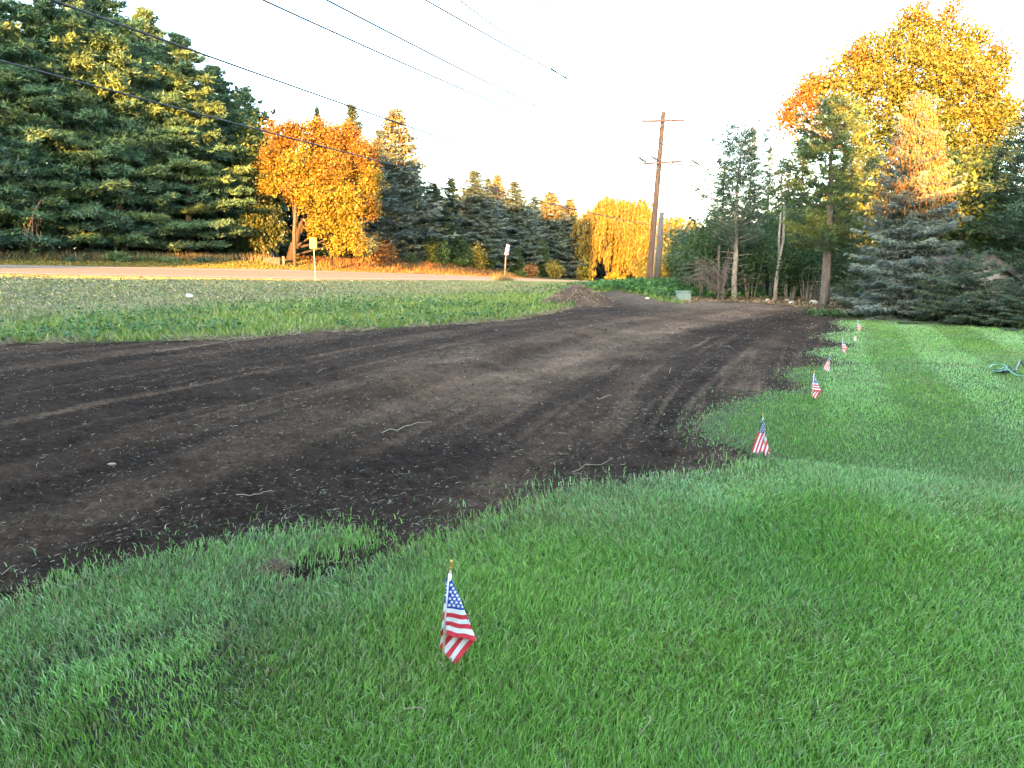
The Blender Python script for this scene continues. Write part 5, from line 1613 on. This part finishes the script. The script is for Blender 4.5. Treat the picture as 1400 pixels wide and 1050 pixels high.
# leafy weeds
def leafy_weeds(name, label, x, y, rng, hs, size, cols):
    n = len(x)
    P = np.stack([x, y, terrain(x, y) + hs * rng.rand(n)], 1)
    V, F = leaf_quads(P, np.stack([rng.normal(size=n), rng.normal(size=n), .3 * rng.normal(size=n)], 1), size * (.6 + .8 * rng.rand(n)), size * .7 * (.6 + .8 * rng.rand(n)), rng)
    return tag(obj(name, mesh(name, V, [F], M_leaf, np.repeat(tints(rng, n, cols, .2), 4, 0))), label, 'weeds', kind='stuff')
rng = rs(720)
x, y, r = polar_pts(60000, 14, 50, 1.2, 40, rng)
k = lush_mask(x, y, rng) & (fbm(x * .5, y * .5, 721, 3) > .47); x, y = x[k], y[k]
leafy_weeds('leafy_weeds', 'broad leaved green weeds mixed into the lower verge', x, y, rng, .22, .10, ((.05, .12, .03), (.07, .15, .035), (.06, .13, .05)))
rng = rs(722); n = 16000
x = POLE[0] + rng.normal(size=n) * 2.6 + .6; y = POLE[1] - 3.2 + rng.normal(size=n) * 3.2
k = ~is_soil(x, y) & (y < 56); x, y = x[k], y[k]
leafy_weeds('leafy_weeds', 'bright green weeds growing round the foot of the utility pole', x, y, rng, .42, .17, ((.05, .14, .025), (.07, .17, .03), (.04, .11, .03)))
rng = rs(723); n = 9000
ew = np.array([flat(*p) for p in [(1150, 434), (1190, 437.5), (1250, 439), (1400, 451), (1600, 468)]])
t_ = rng.rand(n) * (len(ew) - 1); x = np.interp(t_, range(len(ew)), ew[:, 0]) + rng.normal(size=n) * .25; y = np.interp(t_, range(len(ew)), ew[:, 1]) + .9 + abs(rng.normal(size=n)) * .6
leafy_weeds('leafy_weeds', 'low green ground cover between the lawn and the right side spruces', x, y, rng, .14, .09, ((.05, .11, .03), (.06, .12, .04), (.09, .13, .05)))

# ------------------------------------------------------------------ soil litter
def soil_pts(n, seed, r0=3, r1=40, pw=1.2, dens=None):
    rng = rs(seed); x, y, r = polar_pts(n, r0, r1, pw, 40, rng)
    k = is_soil(x, y) & ~is_lawn(x, y)
    if dens is not None: k &= rng.rand(n) < dens(x, y)
    return x[k], y[k], r[k], rng
def soil_z(x, y): return terrain(x, y) - .003 + soil_relief(x, y) * np.clip(dist_edge(x, y) / .4, .05, 1)
def straw_density(x, y):
    a, c = run_ac(x, y)
    de = dist_edge(x, y)
    line = np.clip((fbm(c * 1.5, a * .15, 811, 3) - .5) * 5, 0, 1)
    return np.clip(.16 + .3 * (y < 9) * (fbm(x * .8, y * .8, 814, 3) > .45) + .6 * line * (fbm(x * 1.3, y * 1.3, 812, 3) > .45) + .9 * np.exp(-de / .35), 0, 1)
def straw(name, label, n, seed, L0, W0, cols, dens, r1=40, wexp=.6, lexp=.25, h=.008, up=.25):
    x, y, r, rng = soil_pts(n, seed, 3, r1, 1.2, dens); n = len(x)
    a = rng.rand(n) * 6.28; L = L0 * (.3 + 1.2 * rng.rand(n) ** 2) * (r / 5) ** lexp; W = W0 * (r / 5) ** wexp
    z = soil_z(x, y) + h
    d = np.stack([np.cos(a), np.sin(a), up * abs(rng.normal(size=n))], 1); d = unit(d)
    b = a + rng.normal(size=n) * .7; d2 = unit(np.stack([np.cos(b), np.sin(b), -.15 + .2 * rng.normal(size=n)], 1))
    P = np.stack([x, y, z], 1); m = P + d * (L * .5)[:, None]; e = m + d2 * (L * .5)[:, None]
    s1 = np.stack([-np.sin(a), np.cos(a), .3 * np.ones(n)], 1) * (W / 2)[:, None]
    V = np.stack([P - s1, P + s1, m + s1, m - s1, e], 1).reshape(-1, 3)
    bI = np.arange(n)[:, None] * 5
    return tag(obj(name, mesh(name, V, [bI + np.array([[3, 2, 4]]), bI + np.array([[0, 1, 2, 3]])], M_dry, np.repeat(tints(rng, n, cols, .2), 5, 0))), label, 'straw', kind='stuff')
ST = ((.34, .27, .18), (.24, .19, .12), (.42, .36, .26), (.17, .13, .09))
straw('straw_litter', 'fine straw bits strewn over the bare soil', 85000, 801, .045, .0034, ST, straw_density)
straw('cut_grass_clippings', 'dry clippings and roots along the lawn edge', 110000, 802, .09, .0036, ((.2, .16, .09), (.13, .12, .06), (.27, .22, .13), (.09, .11, .05)), lambda x, y: .85 * np.exp(-dist_edge(x, y) / .22) * np.clip((fbm(x * 2, y * 2, 813, 3) - .38) * 8, 0, 1), r1=26)
straw('loose_stalks', 'scattered longer pale stalks lying on the soil', 500, 803, .2, .004, ((.4, .33, .22), (.5, .44, .33), (.3, .24, .16)), lambda x, y: .25 + 0 * x, up=.5)
# clods: small broken lumps of soil
x, y, r, rng = soil_pts(60000, 805, 3, 34, 1.35, lambda x, y: .25 + .75 * (fbm(x * .9, y * .9, 815, 3) > .5)); n = len(x)
R = (.004 + .013 * rng.rand(n) ** 4) * (r / 4) ** .3
palek = rng.rand(n) < .010; R = np.where(palek, np.minimum(R * .6, .006 * (r / 4) ** .3), R)
t6 = np.array([[1, 0, 0], [-.5, .87, 0], [-.5, -.87, 0], [0, 0, .9], [.3, -.3, .5]])
V = (np.stack([x, y, soil_z(x, y) - .002], 1)[:, None] + (t6[None] * R[:, None, None]) * (1 + .35 * rng.normal(size=(n, 5, 3))) + .16 * R[:, None, None] * rng.normal(size=(n, 5, 3))).reshape(-1, 3)
b = np.arange(n)[:, None, None] * 5
T = (b + np.array([[[0, 1, 3], [1, 2, 3], [2, 4, 3], [2, 0, 4], [0, 3, 4]]])).reshape(-1, 3)
C = np.repeat(tints(rng, n, ((.05, .036, .028), (.085, .06, .045), (.04, .03, .024)), .2), 5, 0)
pale = np.repeat(palek, 5); C[pale] = np.array([.4, .36, .31])
tag(obj('soil_clods', mesh('soil_clods', V, [T], M_dry, C)), 'small clods and pebbles all over the bare soil', 'soil', kind='stuff')
# leaf litter under the right side trees
rng = rs(830); n = 9000
x = 7 + 9 * rng.rand(n); y = 24 + 14 * rng.rand(n)
k = ~is_soil(x, y) & ~is_lawn(x, y); x, y = x[k], y[k]; n = len(x)
V, F = leaf_quads(np.stack([x, y, terrain(x, y) + .02], 1), np.stack([rng.normal(size=n), rng.normal(size=n), .2 * rng.normal(size=n)], 1), .08 + .08 * rng.rand(n), .05 + .05 * rng.rand(n), rng)
tag(obj('leaf_litter', mesh('leaf_litter', V, [F], M_dry, np.repeat(tints(rng, n, ((.2, .14, .08), (.3, .22, .13), (.12, .09, .06))), 4, 0))), 'brown fallen leaves under the right side trees', 'leaf litter', kind='stuff')

# a few single finds on the soil and lawn
M_stalk = noise_mat('pale_stalk', (.22, .18, .13), (.36, .30, .22), 20, .8, 0)
def stalk(px0, py0, px1, py1, r, label, name='dry_stalk', zf_=None, bend=.03):
    a = np.array([*flat(px0, py0), 0]); b = np.array([*flat(px1, py1), 0])
    on = bool(is_lawn(np.array([a[0]]), np.array([a[1]]))[0])
    P = []
    for t in np.linspace(0, 1, 9):
        p = a * (1 - t) + b * t + np.array([1, 1, 0]) * bend * sin(t * pi)
        p[2] = (gz(p[0], p[1]) + .055) if on else (float(soil_z(p[:1], p[1:2])[0]) + .012)
        P.append(p)
    P = np.array(P); o0 = P[0].copy(); g = Geo(); g.tube(P - o0, np.linspace(r, r * .5, 9), 5)
    return tag(obj(name, g.build(name, M_stalk), loc=o0), label, 'stalk')
stalk(551, 991, 578, 1003, .0022, 'pale stalk lying in the grass below the nearest flag')
stalk(884, 1000, 871, 1030, .0022, 'curved pale stalk lying on the lawn near the bottom of the picture')
stalk(522, 592, 590, 575, .005, 'long pale stalk lying across the middle of the soil')
stalk(782, 643, 838, 628, .0035, 'thin pale stalk on dark soil near the lawn notch')
stalk(323, 683, 372, 674, .004, 'pale forked stalk on the soil left of centre')
stalk(86, 808, 114, 792, .005, 'pale stalk sticking out at the shaggy lawn edge on the left')
stalk(816, 544, 836, 543, .008, 'short thick pale stick on the dark soil strip')
x, y = flat(153, 636)
g = rock(61, .035, .018, .010); tag(obj('wood_chip', g.build('wood_chip', M_stalk, True), loc=(x, y, float(soil_z(np.array([x]), np.array([y]))[0]) + .01), rot=(0, .1, .5)), 'pale flat wood chip on the dark soil at left', 'wood chip')
x, y = flat(378, 786)
rng = rs(62); n = 500
P = np.stack([x + rng.normal(size=n) * .035, y + rng.normal(size=n) * .03, gz(x, y) + .01 + .05 * rng.rand(n)], 1)
V, F = blade_tris(P, rng.normal(size=(n, 3)) + np.array([0, 0, .3]), .03 + .03 * rng.rand(n), .003 + .003 * rng.rand(n), rng)
tag(obj('grass_clump', mesh('grass_clump', V, [F], M_dry, np.repeat(tints(rng, n, ((.2, .16, .1), (.28, .22, .15), (.12, .1, .07))), 3, 0))), 'torn brown tuft of dead grass lying on the lawn edge', 'grass tuft')
